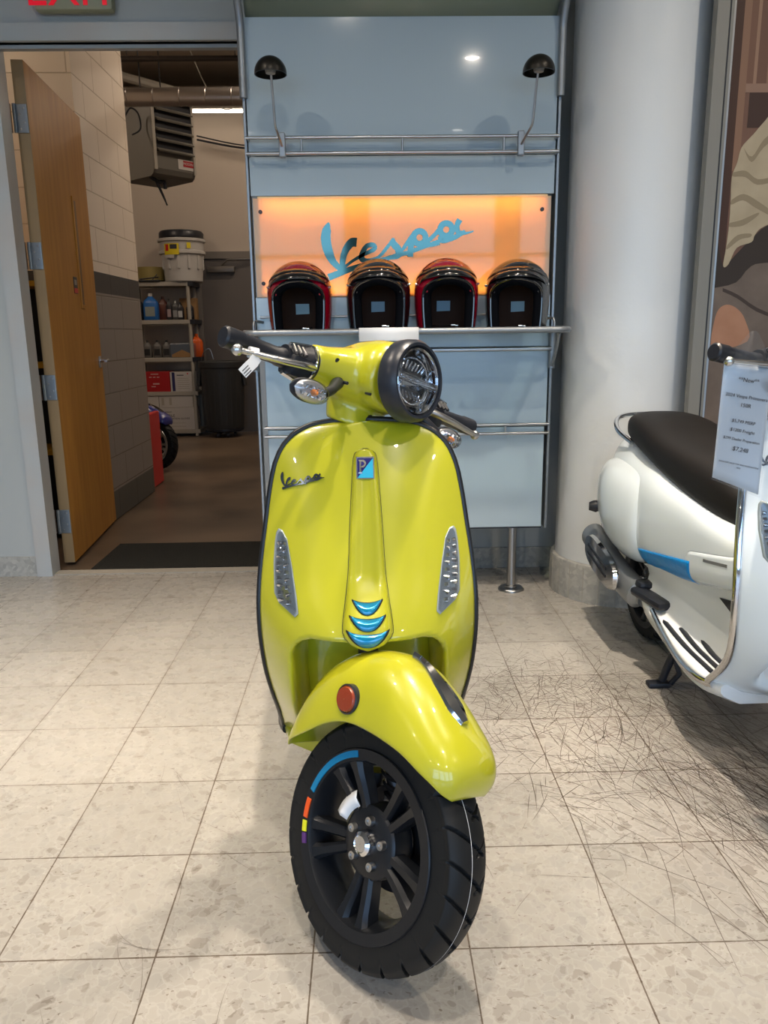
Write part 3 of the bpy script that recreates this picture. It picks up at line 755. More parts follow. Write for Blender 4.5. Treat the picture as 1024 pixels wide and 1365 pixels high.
    for q in (-.018, .012):
        g = G(); g.box((-.2365, 1.34, .321 + q), (.004, .22, .011), .001, Matrix.Rotation(.16, 4, 'X')); g.ob('shield_slot', M['blackpl'], ms)
    # centre stand
    g = G()
    for sgn in (-1, 1):
        g.tube(smooth_pts([(sgn*.08, .86, .20), (sgn*.115, .89, .11), (sgn*.138, .905, .022)], 5), .013, 12)
        g.box((sgn*.150, .905, .010), (.075, .04, .018), .006)
    g.tube([(-.08, .86, .20), (.08, .86, .20)], .014, 12); g.tube([(-.112, .89, .12), (-.095, .87, .06), (-.115, .885, .02)], .009, 10)
    g.ob('centre_stand', M['blackpl'], root)
    return root

# ------------------------------------------------------------------ camera
f_px = 1037.87; pi_, ya, ro = math.radians(12.9225), math.radians(-1.1286), math.radians(-.7325)
fw = Vector((-math.sin(ya) * math.cos(pi_), math.cos(ya) * math.cos(pi_), -math.sin(pi_)))
r0 = Vector((math.cos(ya), math.sin(ya), 0)); u0 = r0.cross(fw)
rr = math.cos(ro) * r0 + math.sin(ro) * u0; uu = -math.sin(ro) * r0 + math.cos(ro) * u0
cam = bpy.data.cameras.new('camera'); co = bpy.data.objects.new('camera', cam); COL.objects.link(co)
co.matrix_world = Matrix(((rr.x, uu.x, -fw.x, 0), (rr.y, uu.y, -fw.y, 0), (rr.z, uu.z, -fw.z, 1.1695), (0, 0, 0, 1)))
cam.sensor_fit = 'HORIZONTAL'; cam.sensor_width = 36; cam.lens = f_px / 1024 * 36; cam.clip_start = .05
sc.camera = co

# ------------------------------------------------------------------ node materials of the room
def floor_material():
    m = bpy.data.materials.new('terrazzo_tiles'); m.use_nodes = True; nt = m.node_tree; b = nt.nodes['Principled BSDF']; L = nt.links.new
    N = nt.nodes.new
    geo = N('ShaderNodeNewGeometry'); sep = N('ShaderNodeSeparateXYZ'); L(geo.outputs['Position'], sep.inputs[0])
    T = .3048
    def mth(op, a, b_=None, c=None):
        n = N('ShaderNodeMath'); n.operation = op
        for i, v in enumerate((a, b_, c)):
            if v is None: continue
            if isinstance(v, (int, float)): n.inputs[i].default_value = v
            else: L(v, n.inputs[i])
        return n.outputs[0]
    def line(s, off, w=.0016):
        a = mth('DIVIDE', mth('SUBTRACT', s, off), T); fr = mth('FRACT', a)
        d = mth('MULTIPLY', mth('MINIMUM', fr, mth('SUBTRACT', 1., fr)), T)
        return d, mth('FLOOR', a)
    dx, ix = line(sep.outputs['X'], -1.64709); dy, iy = line(sep.outputs['Y'], 4.02671)
    d = mth('MINIMUM', dx, dy)
    nz = N('ShaderNodeTexNoise'); nz.inputs['Scale'].default_value = 40; L(geo.outputs['Position'], nz.inputs['Vector'])
    w = mth('MULTIPLY_ADD', nz.outputs['Fac'], .0022, .0005)
    ln = mth('LESS_THAN', d, w)
    # per tile tint
    wn = N('ShaderNodeTexWhiteNoise'); wn.noise_dimensions = '2D'; cmb = N('ShaderNodeCombineXYZ'); L(ix, cmb.inputs[0]); L(iy, cmb.inputs[1]); L(cmb.outputs[0], wn.inputs['Vector'])
    # chips: voronoi cells distorted
    dn = N('ShaderNodeTexNoise'); dn.inputs['Scale'].default_value = 20; dn.inputs['Detail'].default_value = 5; L(geo.outputs['Position'], dn.inputs['Vector'])
    vm = N('ShaderNodeVectorMath'); vm.operation = 'MULTIPLY_ADD'; L(dn.outputs['Color'], vm.inputs[0]); vm.inputs[1].default_value = (.055, .055, .055); L(geo.outputs['Position'], vm.inputs[2])
    def vor(scale, feat='F1'):
        v = N('ShaderNodeTexVoronoi'); v.feature = feat; v.inputs['Scale'].default_value = scale; L(vm.outputs[0], v.inputs['Vector']); return v
    v1, v2 = vor(40), vor(90); ve = vor(40, 'DISTANCE_TO_EDGE')
    r1 = N('ShaderNodeValToRGB'); e = r1.color_ramp.elements; e[0].position = 0; e[0].color = (.43, .385, .315, 1); e[1].position = 1; e[1].color = (.58, .53, .45, 1)
    for p, c in ((.06, (.30, .235, .17, 1)), (.12, (.51, .46, .38, 1)), (.60, (.55, .50, .415, 1)), (.85, (.45, .425, .375, 1))):
        x = e.new(p); x.color = c
    sp1 = N('ShaderNodeSeparateColor'); L(v1.outputs['Color'], sp1.inputs[0]); L(sp1.outputs[0], r1.inputs[0])
    sp2 = N('ShaderNodeSeparateColor'); L(v2.outputs['Color'], sp2.inputs[0])
    r2 = N('ShaderNodeValToRGB'); e = r2.color_ramp.elements; e[0].position = 0; e[0].color = (.32, .265, .20, 1); e[1].position = .1; e[1].color = (.55, .505, .425, 1)
    L(sp2.outputs[1], r2.inputs[0])
    mx = N('ShaderNodeMix'); mx.data_type = 'RGBA'; mx.inputs[0].default_value = .5; L(r1.outputs[0], mx.inputs[6]); L(r2.outputs[0], mx.inputs[7])
    # light veins between chips
    vein = mth('MULTIPLY', mth('LESS_THAN', ve.outputs['Distance'], .06), .38)
    m2 = N('ShaderNodeMix'); m2.data_type = 'RGBA'; L(vein, m2.inputs[0]); L(mx.outputs[2], m2.inputs[6]); m2.inputs[7].default_value = (.66, .62, .54, 1)
    fv = N('ShaderNodeTexVoronoi'); fv.inputs['Scale'].default_value = 75; fm = N('ShaderNodeMapping'); fm.inputs['Scale'].default_value = (.7, 2.0, 1); fm.inputs['Rotation'].default_value = (0, 0, .6); L(vm.outputs[0], fm.inputs[0]); L(fm.outputs[0], fv.inputs['Vector'])
    fs = N('ShaderNodeSeparateColor'); L(fv.outputs['Color'], fs.inputs[0])
    fk = mth('MULTIPLY', mth('MULTIPLY', mth('LESS_THAN', fv.outputs['Distance'], .25), mth('LESS_THAN', fs.outputs[0], .20)), .7)
    m5 = N('ShaderNodeMix'); m5.data_type = 'RGBA'; L(fk, m5.inputs[0]); L(m2.outputs[2], m5.inputs[6]); m5.inputs[7].default_value = (.22, .15, .095, 1); m2 = m5
    # tint
    hv = N('ShaderNodeHueSaturation'); L(m2.outputs[2], hv.inputs['Color']); L(mth('MULTIPLY_ADD', wn.outputs['Value'], .08, .60), hv.inputs['Value']); hv.inputs['Saturation'].default_value = .62
    # scuffs: two bent families of thin scratches, denser around the worn patch
    def scratch(scale, sx, sy, rot, th):
        mp = N('ShaderNodeMapping'); mp.inputs['Rotation'].default_value = (0, 0, rot); mp.inputs['Scale'].default_value = (sx, sy, 1); L(vmw.outputs[0], mp.inputs[0])
        v = N('ShaderNodeTexVoronoi'); v.feature = 'DISTANCE_TO_EDGE'; v.inputs['Scale'].default_value = scale; L(mp.outputs[0], v.inputs['Vector'])
        return mth('LESS_THAN', v.outputs['Distance'], th)
    wz = N('ShaderNodeTexNoise'); wz.inputs['Scale'].default_value = 3; wz.inputs['Detail'].default_value = 2; L(geo.outputs['Position'], wz.inputs['Vector'])
    vmw = N('ShaderNodeVectorMath'); vmw.operation = 'MULTIPLY_ADD'; L(wz.outputs['Color'], vmw.inputs[0]); vmw.inputs[1].default_value = (.25, .25, .25); L(geo.outputs['Position'], vmw.inputs[2])
    s = mth('MAXIMUM', scratch(9, 1, .16, .35, .012), scratch(11, 1, .14, -.55, .010))
    s = mth('MAXIMUM', s, scratch(12, 1, .2, 1.5, .010)); s = mth('MAXIMUM', s, scratch(14, 1, .12, .05, .012))
    # mask: distance from the patch centre
    def blob(cx, cy, rx, ry):
        a = mth('DIVIDE', mth('SUBTRACT', sep.outputs['X'], cx), rx); c = mth('DIVIDE', mth('SUBTRACT', sep.outputs['Y'], cy), ry)
        return mth('SUBTRACT', 1., mth('SQRT', mth('ADD', mth('MULTIPLY', a, a), mth('MULTIPLY', c, c))))
    mask = mth('MAXIMUM', blob(.72, 2.25, .62, .62), blob(1.05, 2.0, .5, .75)); mask = mth('MAXIMUM', mask, blob(.85, 1.75, .28, .55))
    n3 = N('ShaderNodeTexNoise'); n3.inputs['Scale'].default_value = 5; n3.inputs['Detail'].default_value = 6; L(geo.outputs['Position'], n3.inputs['Vector'])
    mask = mth('MULTIPLY', mask, mth('MULTIPLY_ADD', n3.outputs['Fac'], 4., -.9)); cl = N('ShaderNodeClamp'); L(mask, cl.inputs[0])
    sf = mth('MULTIPLY', s, 0.)
    dirt = mth('MULTIPLY', cl.outputs[0], .22)
    m3 = N('ShaderNodeMix'); m3.data_type = 'RGBA'; L(mth('MAXIMUM', sf, dirt), m3.inputs[0]); L(hv.outputs[0], m3.inputs[6]); m3.inputs[7].default_value = (.13, .105, .09, 1)
    m4 = N('ShaderNodeMix'); m4.data_type = 'RGBA'; L(mth('MULTIPLY', ln, .92), m4.inputs[0]); L(m3.outputs[2], m4.inputs[6]); m4.inputs[7].default_value = (.09, .065, .045, 1)
    L(m4.outputs[2], b.inputs['Base Color'])
    rg = mth('MULTIPLY_ADD', dn.outputs['Fac'], .16, .20); rg = mth('ADD', rg, mth('MULTIPLY', dirt, .7)); L(rg, b.inputs['Roughness']); b.inputs['Specular IOR Level'].default_value = .5
    return m

def block_material(base, dark, base2=None):
    """painted concrete block with wide mortar joints, a dark stripe, darker paint below"""
    m = bpy.data.materials.new('painted_block'); m.use_nodes = True; nt = m.node_tree; b = nt.nodes['Principled BSDF']; L = nt.links.new; N = nt.nodes.new
    tc = N('ShaderNodeTexCoord'); sp = N('ShaderNodeSeparateXYZ'); L(tc.outputs['Object'], sp.inputs[0])
    ad = N('ShaderNodeMath'); ad.operation = 'ADD'; L(sp.outputs[0], ad.inputs[0]); L(sp.outputs[1], ad.inputs[1])
    cb = N('ShaderNodeCombineXYZ'); L(ad.outputs[0], cb.inputs[0]); L(sp.outputs[2], cb.inputs[1])
    br = N('ShaderNodeTexBrick'); br.inputs['Scale'].default_value = 1; br.inputs['Brick Width'].default_value = .405; br.inputs['Row Height'].default_value = .203
    br.inputs['Mortar Size'].default_value = .004; br.inputs['Mortar Smooth'].default_value = .4; L(cb.outputs[0], br.inputs['Vector'])
    rp = N('ShaderNodeValToRGB'); rp.color_ramp.interpolation = 'CONSTANT'
    mr = N('ShaderNodeMapRange'); mr.inputs[1].default_value = 0; mr.inputs[2].default_value = 4; L(sp.outputs[2], mr.inputs[0])
    e = rp.color_ramp.elements; e[0].position = 0; e[0].color = (.10, .095, .08, 1); e[1].position = .045; e[1].color = (.27, .235, .205, 1)
    x = e.new(1.425 / 4); x.color = (*dark, 1); x = e.new(1.555 / 4); x.color = (*base, 1)
    L(mr.outputs[0], rp.inputs[0])
    mx = N('ShaderNodeMix'); mx.data_type = 'RGBA'; mx.blend_type = 'MULTIPLY'; L(br.outputs['Fac'], mx.inputs[0]); L(rp.outputs[0], mx.inputs[6]); mx.inputs[7].default_value = (.72, .68, .62, 1)
    L(mx.outputs[2], b.inputs['Base Color'])
    bp = N('ShaderNodeBump'); bp.invert = True; bp.inputs['Strength'].default_value = .8; bp.inputs['Distance'].default_value = .006; L(br.outputs['Fac'], bp.inputs['Height']); L(bp.outputs[0], b.inputs['Normal'])
    b.inputs['Roughness'].default_value = .6
    return m

def marble_material(name, scale=1., joints=True):
    m = mat(name, (.36, .36, .34), .35)
    nt = m.node_tree; b = nt.nodes['Principled BSDF']; N = nt.nodes.new; L = nt.links.new
    tc = N('ShaderNodeTexCoord'); v = N('ShaderNodeTexVoronoi'); v.inputs['Scale'].default_value = 22 * scale; L(tc.outputs['Object'], v.inputs['Vector'])
    s = N('ShaderNodeSeparateColor'); L(v.outputs['Color'], s.inputs[0]); r = N('ShaderNodeValToRGB'); L(s.outputs[0], r.inputs[0])
    r.color_ramp.elements[0].color = (.30, .30, .28, 1); r.color_ramp.elements[1].color = (.43, .42, .39, 1); L(r.outputs[0], b.inputs['Base Color'])
    return m

def wood_material():
    m = mat('birch_veneer', (.46, .22, .05), .45, spec=.3)
    nt = m.node_tree; b = nt.nodes['Principled BSDF']; N = nt.nodes.new; L = nt.links.new
    tc = N('ShaderNodeTexCoord'); mp = N('ShaderNodeMapping'); mp.inputs['Scale'].default_value = (9, 9, .8); L(tc.outputs['Object'], mp.inputs[0])
    n = N('ShaderNodeTexNoise'); n.inputs['Scale'].default_value = 2.5; n.inputs['Detail'].default_value = 8; n.inputs['Distortion'].default_value = .6; L(mp.outputs[0], n.inputs['Vector'])
    r = N('ShaderNodeValToRGB'); r.color_ramp.elements[0].position = .3; r.color_ramp.elements[1].position = .75
    r.color_ramp.elements[0].color = (.42, .185, .030, 1); r.color_ramp.elements[1].color = (.54, .26, .050, 1)
    L(n.outputs['Fac'], r.inputs[0]); L(r.outputs[0], b.inputs['Base Color']); return m

WY = 3.80
M['floor'] = floor_material()
M['block'] = block_material((.84, .73, .60), (.055, .052, .05))
M['marble'] = marble_material('marble_base', 2.6)
M['wood'] = wood_material()
M['concrete'] = mat('stained_concrete', (.17, .12, .08), .35, noise=(1.6, (.075, .055, .04), .35))

def boxobj(name, x0, x1, y0, y1, z0, z1, m, parent=None, b=0):
    g = G(); g.b2(x0, x1, y0, y1, z0, z1, b); return g.ob(name, m, parent, smooth=False)

RX0, RX1, RY0, CZ = -4.6, 4.2, -4.6, 3.4
struct(boxobj('floor', RX0, RX1, RY0, WY + .06, -.08, 0, M['floor']), 'worn beige terrazzo floor tiles with dark joints', 'floor')
struct(boxobj('floor_back', -6.5, 2.2, WY + .06, 10.2, -.09, -.004, M['concrete']), 'brown stained concrete floor of the room beyond the doorway', 'floor')
DX0, DX1, DZ = -1.615, -.50, 2.425
g = G(); g.b2(RX0, DX0 - .0, WY, WY + .07, 0, CZ); g.b2(DX1, RX1, WY, WY + .07, 0, CZ); g.b2(DX0, DX1, WY, WY + .07, DZ, CZ)
struct(g.ob('wall_front', M['wallp'], smooth=False), 'pale grey painted wall behind the display', 'wall')
struct(boxobj('wall_left', RX0 - .12, RX0, RY0, WY, 0, CZ, M['wallp'])); struct(boxobj('wall_right', RX1, RX1 + .12, RY0, WY, 0, CZ, M['wallp']))
struct(boxobj('ceiling', RX0, RX1, RY0, WY, CZ, CZ + .1, M['ceil']))
# window wall behind the camera
g = G(); g.b2(RX0, RX1, RY0 - .15, RY0, 0, .35); g.b2(RX0, RX1, RY0 - .15, RY0, 3.05, CZ)
wx = [-4.3, -2.2, -.1, 2.0, 4.0]
for x in [RX0 + .15] + wx[1:-1] + [RX1 - .1]: g.b2(x - .13, x + .13, RY0 - .15, RY0, .35, 3.05)
struct(g.ob('wall_rear', M['wallp'], smooth=False))
for i in range(4):
    a, b_ = ([RX0 + .15] + wx[1:-1] + [RX1 - .1])[i] + .13, ([RX0 + .15] + wx[1:-1] + [RX1 - .1])[i + 1] - .13
    g = G(); yy = RY0 - .09
    g.b2(a, a + .05, yy, yy + .06, .35, 3.05); g.b2(b_ - .05, b_, yy, yy + .06, .35, 3.05); g.b2(a + .05, b_ - .05, yy, yy + .06, .35, .40); g.b2(a + .05, b_ - .05, yy, yy + .06, 3.0, 3.05); g.b2(a + .05, b_ - .05, yy, yy + .06, 2.2, 2.25)
    struct(g.ob('window_%d' % (i + 1), M['winframe'], smooth=False))
    la = bpy.data.lights.new('window_portal', 'AREA'); la.shape = 'RECTANGLE'; la.size = b_ - a; la.size_y = 2.7; la.cycles.is_portal = True
    lo = bpy.data.objects.new('window_portal', la); lo.location = ((a + b_) / 2, RY0 - .02, 1.7); lo.rotation_euler = (PI / 2, 0, 0); lo.rotation_euler = (-PI / 2, 0, PI); COL.objects.link(lo)
# outside the windows
struct(boxobj('ground_outside', -30, 30, -40, RY0 - .15, -.2, -.1, mat('asphalt', (.16, .16, .16), .8)))
# door frame
M_f = M['framep']
g = G(); fy = WY - .022
g.b2(DX0 - .055, DX0 + .02, fy, WY + .08, 0, DZ - .0); g.b2(DX0 - .055, DX1 + .06, fy, WY + .08, DZ, DZ + .07)
g.b2(DX1 - .02, DX1 + .06, fy, WY + .08, 0, DZ)
g.b2(DX0 + .02, DX1 - .02, WY + .03, WY + .065, DZ - .015, DZ)
struct(g.ob('trim_1', M_f, smooth=False), 'blue grey steel door frame', 'door frame')
# marble baseboards
struct(boxobj('baseboard_left', RX0, DX0 - .055, WY - .012, WY, 0, .10, M['marble'])); struct(boxobj('baseboard_right', DX1 + .06, RX1, WY - .012, WY, 0, .105, M['marble']))
# column
ccx, ccy = 1.14, 3.455
g = G(); g.lathe([(.276, .17), (.276, CZ)], 96, 'Z', (ccx, ccy, 0))
struct(g.ob('column', M['colp']), 'thick round white painted column right of the display', 'column')
g = G(); g.lathe([(.277, .172), (.292, .168), (.297, .155), (.297, 0)], 96, 'Z', (ccx, ccy, 0))
struct(g.ob('trim_2', M['marble']), 'mosaic stone base ring of the round column', 'column base')
for k in range(26):
    a = 2 * PI * k / 26; g = G()
g = G()
for k in range(26):
    a = 2 * PI * (k + .3) / 26; g.box((ccx + .2975 * math.cos(a), ccy + .2975 * math.sin(a), .08), (.0012, .0022, .158), 0, Matrix.Rotation(a, 4, 'Z'))
struct(g.ob('trim_3', M['tan'], smooth=False))

# black rubber scuffs on the floor
g = G(); rnd = random.Random(3)
def scuff(x, y, a, L_, w_, bend):
    P = []; n = 6; h = .0004
    for k in range(n + 1):
        t = k / n; P.append((x, y)); x += math.cos(a) * L_ / n; y += math.sin(a) * L_ / n; a += bend / n
    V = []
    for k, (px, py) in enumerate(P):
        q = P[min(k+1, n)]; p_ = P[max(k-1, 0)]; dx, dy = q[0]-p_[0], q[1]-p_[1]; l = math.hypot(dx, dy) or 1; ww = w_ * (.25 + .75 * math.sin(PI * k / n))
        V += [(px - dy/l*ww, py + dx/l*ww, h), (px + dy/l*ww, py - dx/l*ww, h)]
    g.add(V, [(2*i, 2*i+1, 2*i+3, 2*i+2) for i in range(n)])
for k in range(1500):
    u = rnd.random()
    if u < .40: cx_, cy_ = rnd.gauss(.58, .22), rnd.gauss(2.34, .16); a = rnd.uniform(0, PI); L_ = rnd.uniform(.04, .16)
    elif u < .78: cx_, cy_ = rnd.gauss(.88, .17), rnd.gauss(1.98, .33); a = rnd.gauss(-1.12, .26); L_ = rnd.uniform(.06, .35)
    elif u < .9: cx_, cy_ = rnd.gauss(.62, .2), rnd.gauss(1.9, .2); a = rnd.uniform(0, PI); L_ = rnd.uniform(.04, .2)
    else: cx_, cy_ = rnd.gauss(1.02, .1), rnd.gauss(1.75, .25); a = rnd.gauss(-1.2, .25); L_ = rnd.uniform(.1, .4)
    scuff(cx_, cy_, a, L_, rnd.uniform(.0004, .0011), rnd.gauss(0, .35))
for k in range(40): scuff(rnd.uniform(-1.2, -.1), rnd.uniform(1.0, 2.4), rnd.gauss(-1.2, .3), rnd.uniform(.05, .2), .0004, rnd.gauss(0, .3))
sc_ = g.ob('floor_scuffs', mat('rubber_scuff', (.115, .095, .082), .5), smooth=False)
tag(sc_, 'tangle of dark rubber scuff marks on the tiles beside the white scooter', 'scuff marks', kind='stuff')

# ------------------------------------------------------------------ exit sign
g = G(); g.box((-1.222, WY - .035, 2.634), (.335, .06, .215), .018); ex = g.ob('exit_sign', M['exitbody'])
tag(ex, 'exit sign with red letters on the wall above the doorway', 'exit sign')
txt('EXIT', .19, (-1.225, WY - .067, 2.602), (PI/2, 0, 0), M['exitred'], ex, .0015)

# ------------------------------------------------------------------ open wooden door
dr = empty('wooden_door', (-1.580, 3.985, 0), 0)
tag(dr, 'birch veneer door standing open into the back room', 'door')
# leaf: hinge edge at local origin, runs back along +Y
ang = math.radians(5.2)
def DM(g_): return g_.xf(Matrix.Rotation(ang, 4, 'Z'))
g = G(); g.b2(-.030, .024, 0, .985, .012, 2.415); DM(g).ob('door_leaf', M['wood'], dr, smooth=False)
g = G(); g.b2(-.0295, .0235, -.003, 0, .012, 2.415); o = DM(g).ob('edge_strip', mat('door_edge', (.26, .18, .09), .5), dr, smooth=False)
g = G(); g.b2(.024, .030, .62, .70, 1.33, 1.93, .002); wp = DM(g).ob('vision_panel', M['wood'], dr, smooth=False)
g = G(); g.b2(.0290, .031, .645, .675, 1.35, 1.91); DM(g).ob('vision_glass', mat('wired_glass', (.16, .07, .015), .3), wp, smooth=False)
g = G(); g.b2(.024, .026, .50, .575, 1.405, 1.495, .001); sg = DM(g).ob('door_plate', M['blackpl'], dr, smooth=False)
g = G(); g.b2(.026, .0265, .503, .572, 1.408, 1.435); DM(g).ob('plate_band', M['red'], sg, smooth=False)
g = G(); g.b2(.026, .0265, .515, .56, 1.452, 1.480); DM(g).ob('plate_symbol', M['tan'], sg, smooth=False)
g = G(); g.b2(.024, .030, .905, .955, .985, 1.055, .004); DM(g).ob('lock_plate', M['steel'], dr, smooth=False)
g = G(); g.tube([(.03, .93, 1.03), (.075, .93, 1.03)], .012, 12); g.tube(smooth_pts([(.072, .93, 1.03), (.082, .90, 1.03), (.082, .83, 1.028)], 4), .009, 12); DM(g).ob('lever_handle', M['steel'], dr)
for z in (2.165, 1.555, .925, .235):
    g = G(); g.box((-.004, -.006, z), (.052, .004, .125), .002); g.tube([(-.034, -.012, z - .0625), (-.034, -.012, z + .0625)], .0085, 10); g.box((-.052, -.030, z), (.004, .05, .125), .001)
    h = g.ob('hinge', M['silver_l'], dr, smooth=False)
    g = G()
    for dx, dz in ((.008, .045), (-.012, .018), (.008, -.016), (-.012, -.045)): g.lathe([(.0005, -.0095), (.004, -.009), (.005, -.008)], 10, 'Y', (dx, 0, z + dz))
    g.ob('hinge_screw', M['steel'], h)

# ------------------------------------------------------------------ back room
struct(boxobj('wall_back', -6.5, 2.2, 9.80, 9.95, 0, 4.3, M['back_wall']))
struct(boxobj('wall_far_left', -6.6, -6.5, WY + .07, 9.8, 0, 4.3, M['back_wall'])); struct(boxobj('wall_far_right', 2.2, 2.3, WY + .07, 9.95, 0, 4.3, M['back_wall']))
g = G(); g.b2(-6.5, RX0, WY, WY + .07, 0, 4.3); g.b2(RX0, 2.2, WY + .001, WY + .07, CZ, 4.3)
struct(g.ob('wall_dividing', M['back_wall'], smooth=False))
struct(boxobj('ceiling_back', -6.5, 2.2, WY + .07, 9.8, 3.95, 4.1, M['back_ceiling']))
g = G(); g.b2(-3.6, -1.655, 4.92, 5.96, 0, 3.95)
struct(g.ob('wall_block', M['block'], smooth=False), 'cream painted concrete block pier with a dark stripe', 'wall')
# grey door at the end
struct(boxobj('door_1', -1.96, -.98, 9.755, 9.80, 0, 2.06, M['back_door']), 'grey steel door in the far wall of the back room', 'door')
g = G(); g.b2(-2.03, -1.96, 9.73, 9.80, 0, 2.14); g.b2(-1.96, -.98, 9.73, 9.80, 2.06, 2.14); g.b2(-.98, -.91, 9.73, 9.80, 0, 2.14)
struct(g.ob('trim_4', mat('grey_frame', (.17, .15, .13), .5), smooth=False))
g = G(); g.b2(-1.87, -1.55, 9.69, 9.755, 1.90, 1.97, .008); g.tube([(-1.70, 9.70, 1.98), (-1.62, 9.66, 2.04), (-1.25, 9.72, 2.05)], .012, 8)
tag(g.ob('door_closer', mat('closer', (.16, .145, .13), .4, .5), sharp=30), 'grey door closer at the top of the far steel door', 'door closer')
# duct, pipes
g = G(); g.lathe([(.066, x) for x in (-4.5, .8)], 40, 'X', (0, 6.6, 2.965)); 
for k in range(26):
    x = -4.4 + k * .2; g.lathe([(.066, x - .005), (.069, x), (.066, x + .005)], 40, 'X', (0, 6.6, 2.965))
tag(g.ob('air_duct', M['duct']), 'round spiral steel air duct under the back room ceiling', 'duct')
g = G(); g.tube([(-2.25, 7.2, 3.42), (-.3, 7.2, 3.42)], .022, 10); g.tube([(-2.25, 7.2, 3.40), (-2.36, 7.2, 3.43), (-2.38, 7.2, 3.62)], .028, 10); g.tube([(-1.05, 6.2, 3.75), (-.98, 7.25, 3.42), (-.93, 7.6, 3.36)], .026, 10)
g.lathe([(.034, -.04), (.034, .04)], 12, 'X', (-.98, 7.2, 3.42))
for x in (-1.95, -1.05, -.93): g.tube([(x, 7.2, 3.42), (x, 7.2, 3.945)], .006, 6)
tag(g.ob('sprinkler_pipe', mat('dark_pipe', (.06, .05, .045), .5, .4)), 'dark sprinkler pipe hung from thin rods under the ceiling', 'pipe')
g = G(); g.tube([(-2.6, 7.0, 3.40), (-1.6, 8.9, 3.56)], .04, 10); tag(g.ob('conduit', M['tan']), 'pale slanting pipe above the duct', 'pipe')
g = G(); g.tube(smooth_pts([(-1.55, 7.4, 3.95), (-1.48, 7.4, 3.6), (-1.32, 7.4, 3.22), (-1.18, 7.4, 3.08), (-1.05, 7.4, 3.18), (-.98, 7.4, 3.40)], 6), .005, 6); tag(g.ob('hanging_wire', M['tan']), 'thin pale wire looping down over the duct', 'wire')
g = G(); g.b2(-3.4, 1.0, 9.35, 9.47, 3.60, 3.68, .005); g.b2(-3.4, 1.0, 9.2, 9.795, 3.68, 3.72)
tl = tag(g.ob('fluorescent_light', M['tan'], smooth=False), 'long fluorescent light fixture near the far wall', 'light')
g = G(); g.lathe([(.017, -3.3), (.017, .9)], 12, 'X', (0, 9.41, 3.585)); g.ob('light_tube', M['tube'], tl)
g = G(); g.tube(smooth_pts([(-1.9, 9.7, 3.36), (-1.4, 9.7, 3.27), (-.9, 9.7, 3.24)], 5), .012, 6); g.tube(smooth_pts([(-1.9, 9.7, 3.40), (-1.4, 9.7, 3.30), (-.9, 9.7, 3.28)], 5), .008, 6)
tag(g.ob('slack_cable', M['blackpl']), 'slack dark cables along the far wall', 'cable')
# other fixtures of the back room (outside the view through the doorway)
for i, (x, y) in enumerate(((-3.4, 6.9), (-.2, 6.4), (-.4, 8.3), (-3.2, 4.5))):
    g = G(); g.b2(x - .62, x + .62, y - .09, y + .09, 3.80, 3.945, .004); f_ = g.ob('fluorescent_light', M['ceil'], smooth=False)
    tag(f_, ['fluorescent fixture over the blue scooter', 'fluorescent fixture above the doorway mat', 'fluorescent fixture in front of the grey steel door', 'fluorescent fixture behind the wooden door'][i], 'light')
    g = G()
    for d in (-.045, .045): g.lathe([(.015, x - .58), (.015, x + .58)], 10, 'X', (0, y + d, 3.785))
    g.ob('light_tube', M['tube'], f_)
    la = bpy.data.lights.new('tube_glow', 'AREA'); la.shape = 'RECTANGLE'; la.size = 1.1; la.size_y = .12; la.energy = 20; la.color = (1, .80, .62)
    lo = bpy.data.objects.new('tube_glow', la); lo.location = (x, y, 3.76); link(lo)
# unit heater
hx, hy = -1.62, 7.10
ht = empty('unit_heater', (-1.64, 7.02, 2.47), math.radians(48)); tag(ht, 'grey gas unit heater with louvres hanging in the back room', 'heater')
g = G(); g.b2(-.10, .195, 0, .80, .03, .60, .02); g.xf(Matrix.Rotation(0, 4, 'Z')); 
secs = []
for x in (-.12, .29):
    secs.append([(x, 0, .64), (x, 0, .06), (x, .02, .02), (x, .05, 0), (x, .48, -.0), (x, .48, .64)])
g = G(); g.loft(secs); g.ob('heater_case', M['heater'], ht, smooth=False)
g = G(); g.b2(-.085, .265, -.006, .02, .19, .62); g.ob('louvre_opening', M['blackpl'], ht, smooth=False)
for a_, b_ in ((-.118, -.095), (.268, .288)):
    g = G(); g.b2(a_, b_, -.014, 0, .045, .64); g.ob('louvre_frame', M['tan'], ht, smooth=False)
for k in range(6):
    g = G(); g.box((.088, -.022, .20 + k * .078), (.35, .045, .012), 0, Matrix.Rotation(.55, 4, 'X')); g.ob('louvre', M['heater'], ht, smooth=False)
g = G(); g.b2(.115, .28, -.004, 0, .075, .155); lb = g.ob('maker_label', M['boxwhite'], ht, smooth=False)
g = G(); g.b2(.165, .275, -.006, -.004, .10, .148); rl = g.ob('label_band', mat('label_red', (.35, .02, .03), .5), lb, smooth=False)
txt('MODINE', .03, (.22, -.0068, .124), (PI/2, 0, 0), M['boxwhite'], lb, .0003)
g = G(); g.tube(smooth_pts([(-.10, .1, .0), (-.02, .1, -.03), (.03, .1, -.02), (.04, .1, -.08)], 4), .016, 8); g.tube([(-.03, .1, -.03), (.03, .1, -.16), (.045, .1, -.21)], .006, 6); g.tube([(-.05, .1, -.03), (.05, .1, -.21)], .006, 6)
g.ob('gas_pipe', M['blackpl'], ht)
g = G(); g.tube(smooth_pts([(-.30, .1, .42), (-.24, .1, .50), (-.17, .1, .47), (-.16, .1, .36), (-.24, .1, .30)], 5), .007, 6); g.ob('thermostat_cable', M['blackpl'], ht)
for x in (.0, .2):
    g = G(); g.tube([(x, .3, .6), (x, .3, 1.48)], .006, 6); g.ob('hanger_rod', M['darkmetal'], ht)

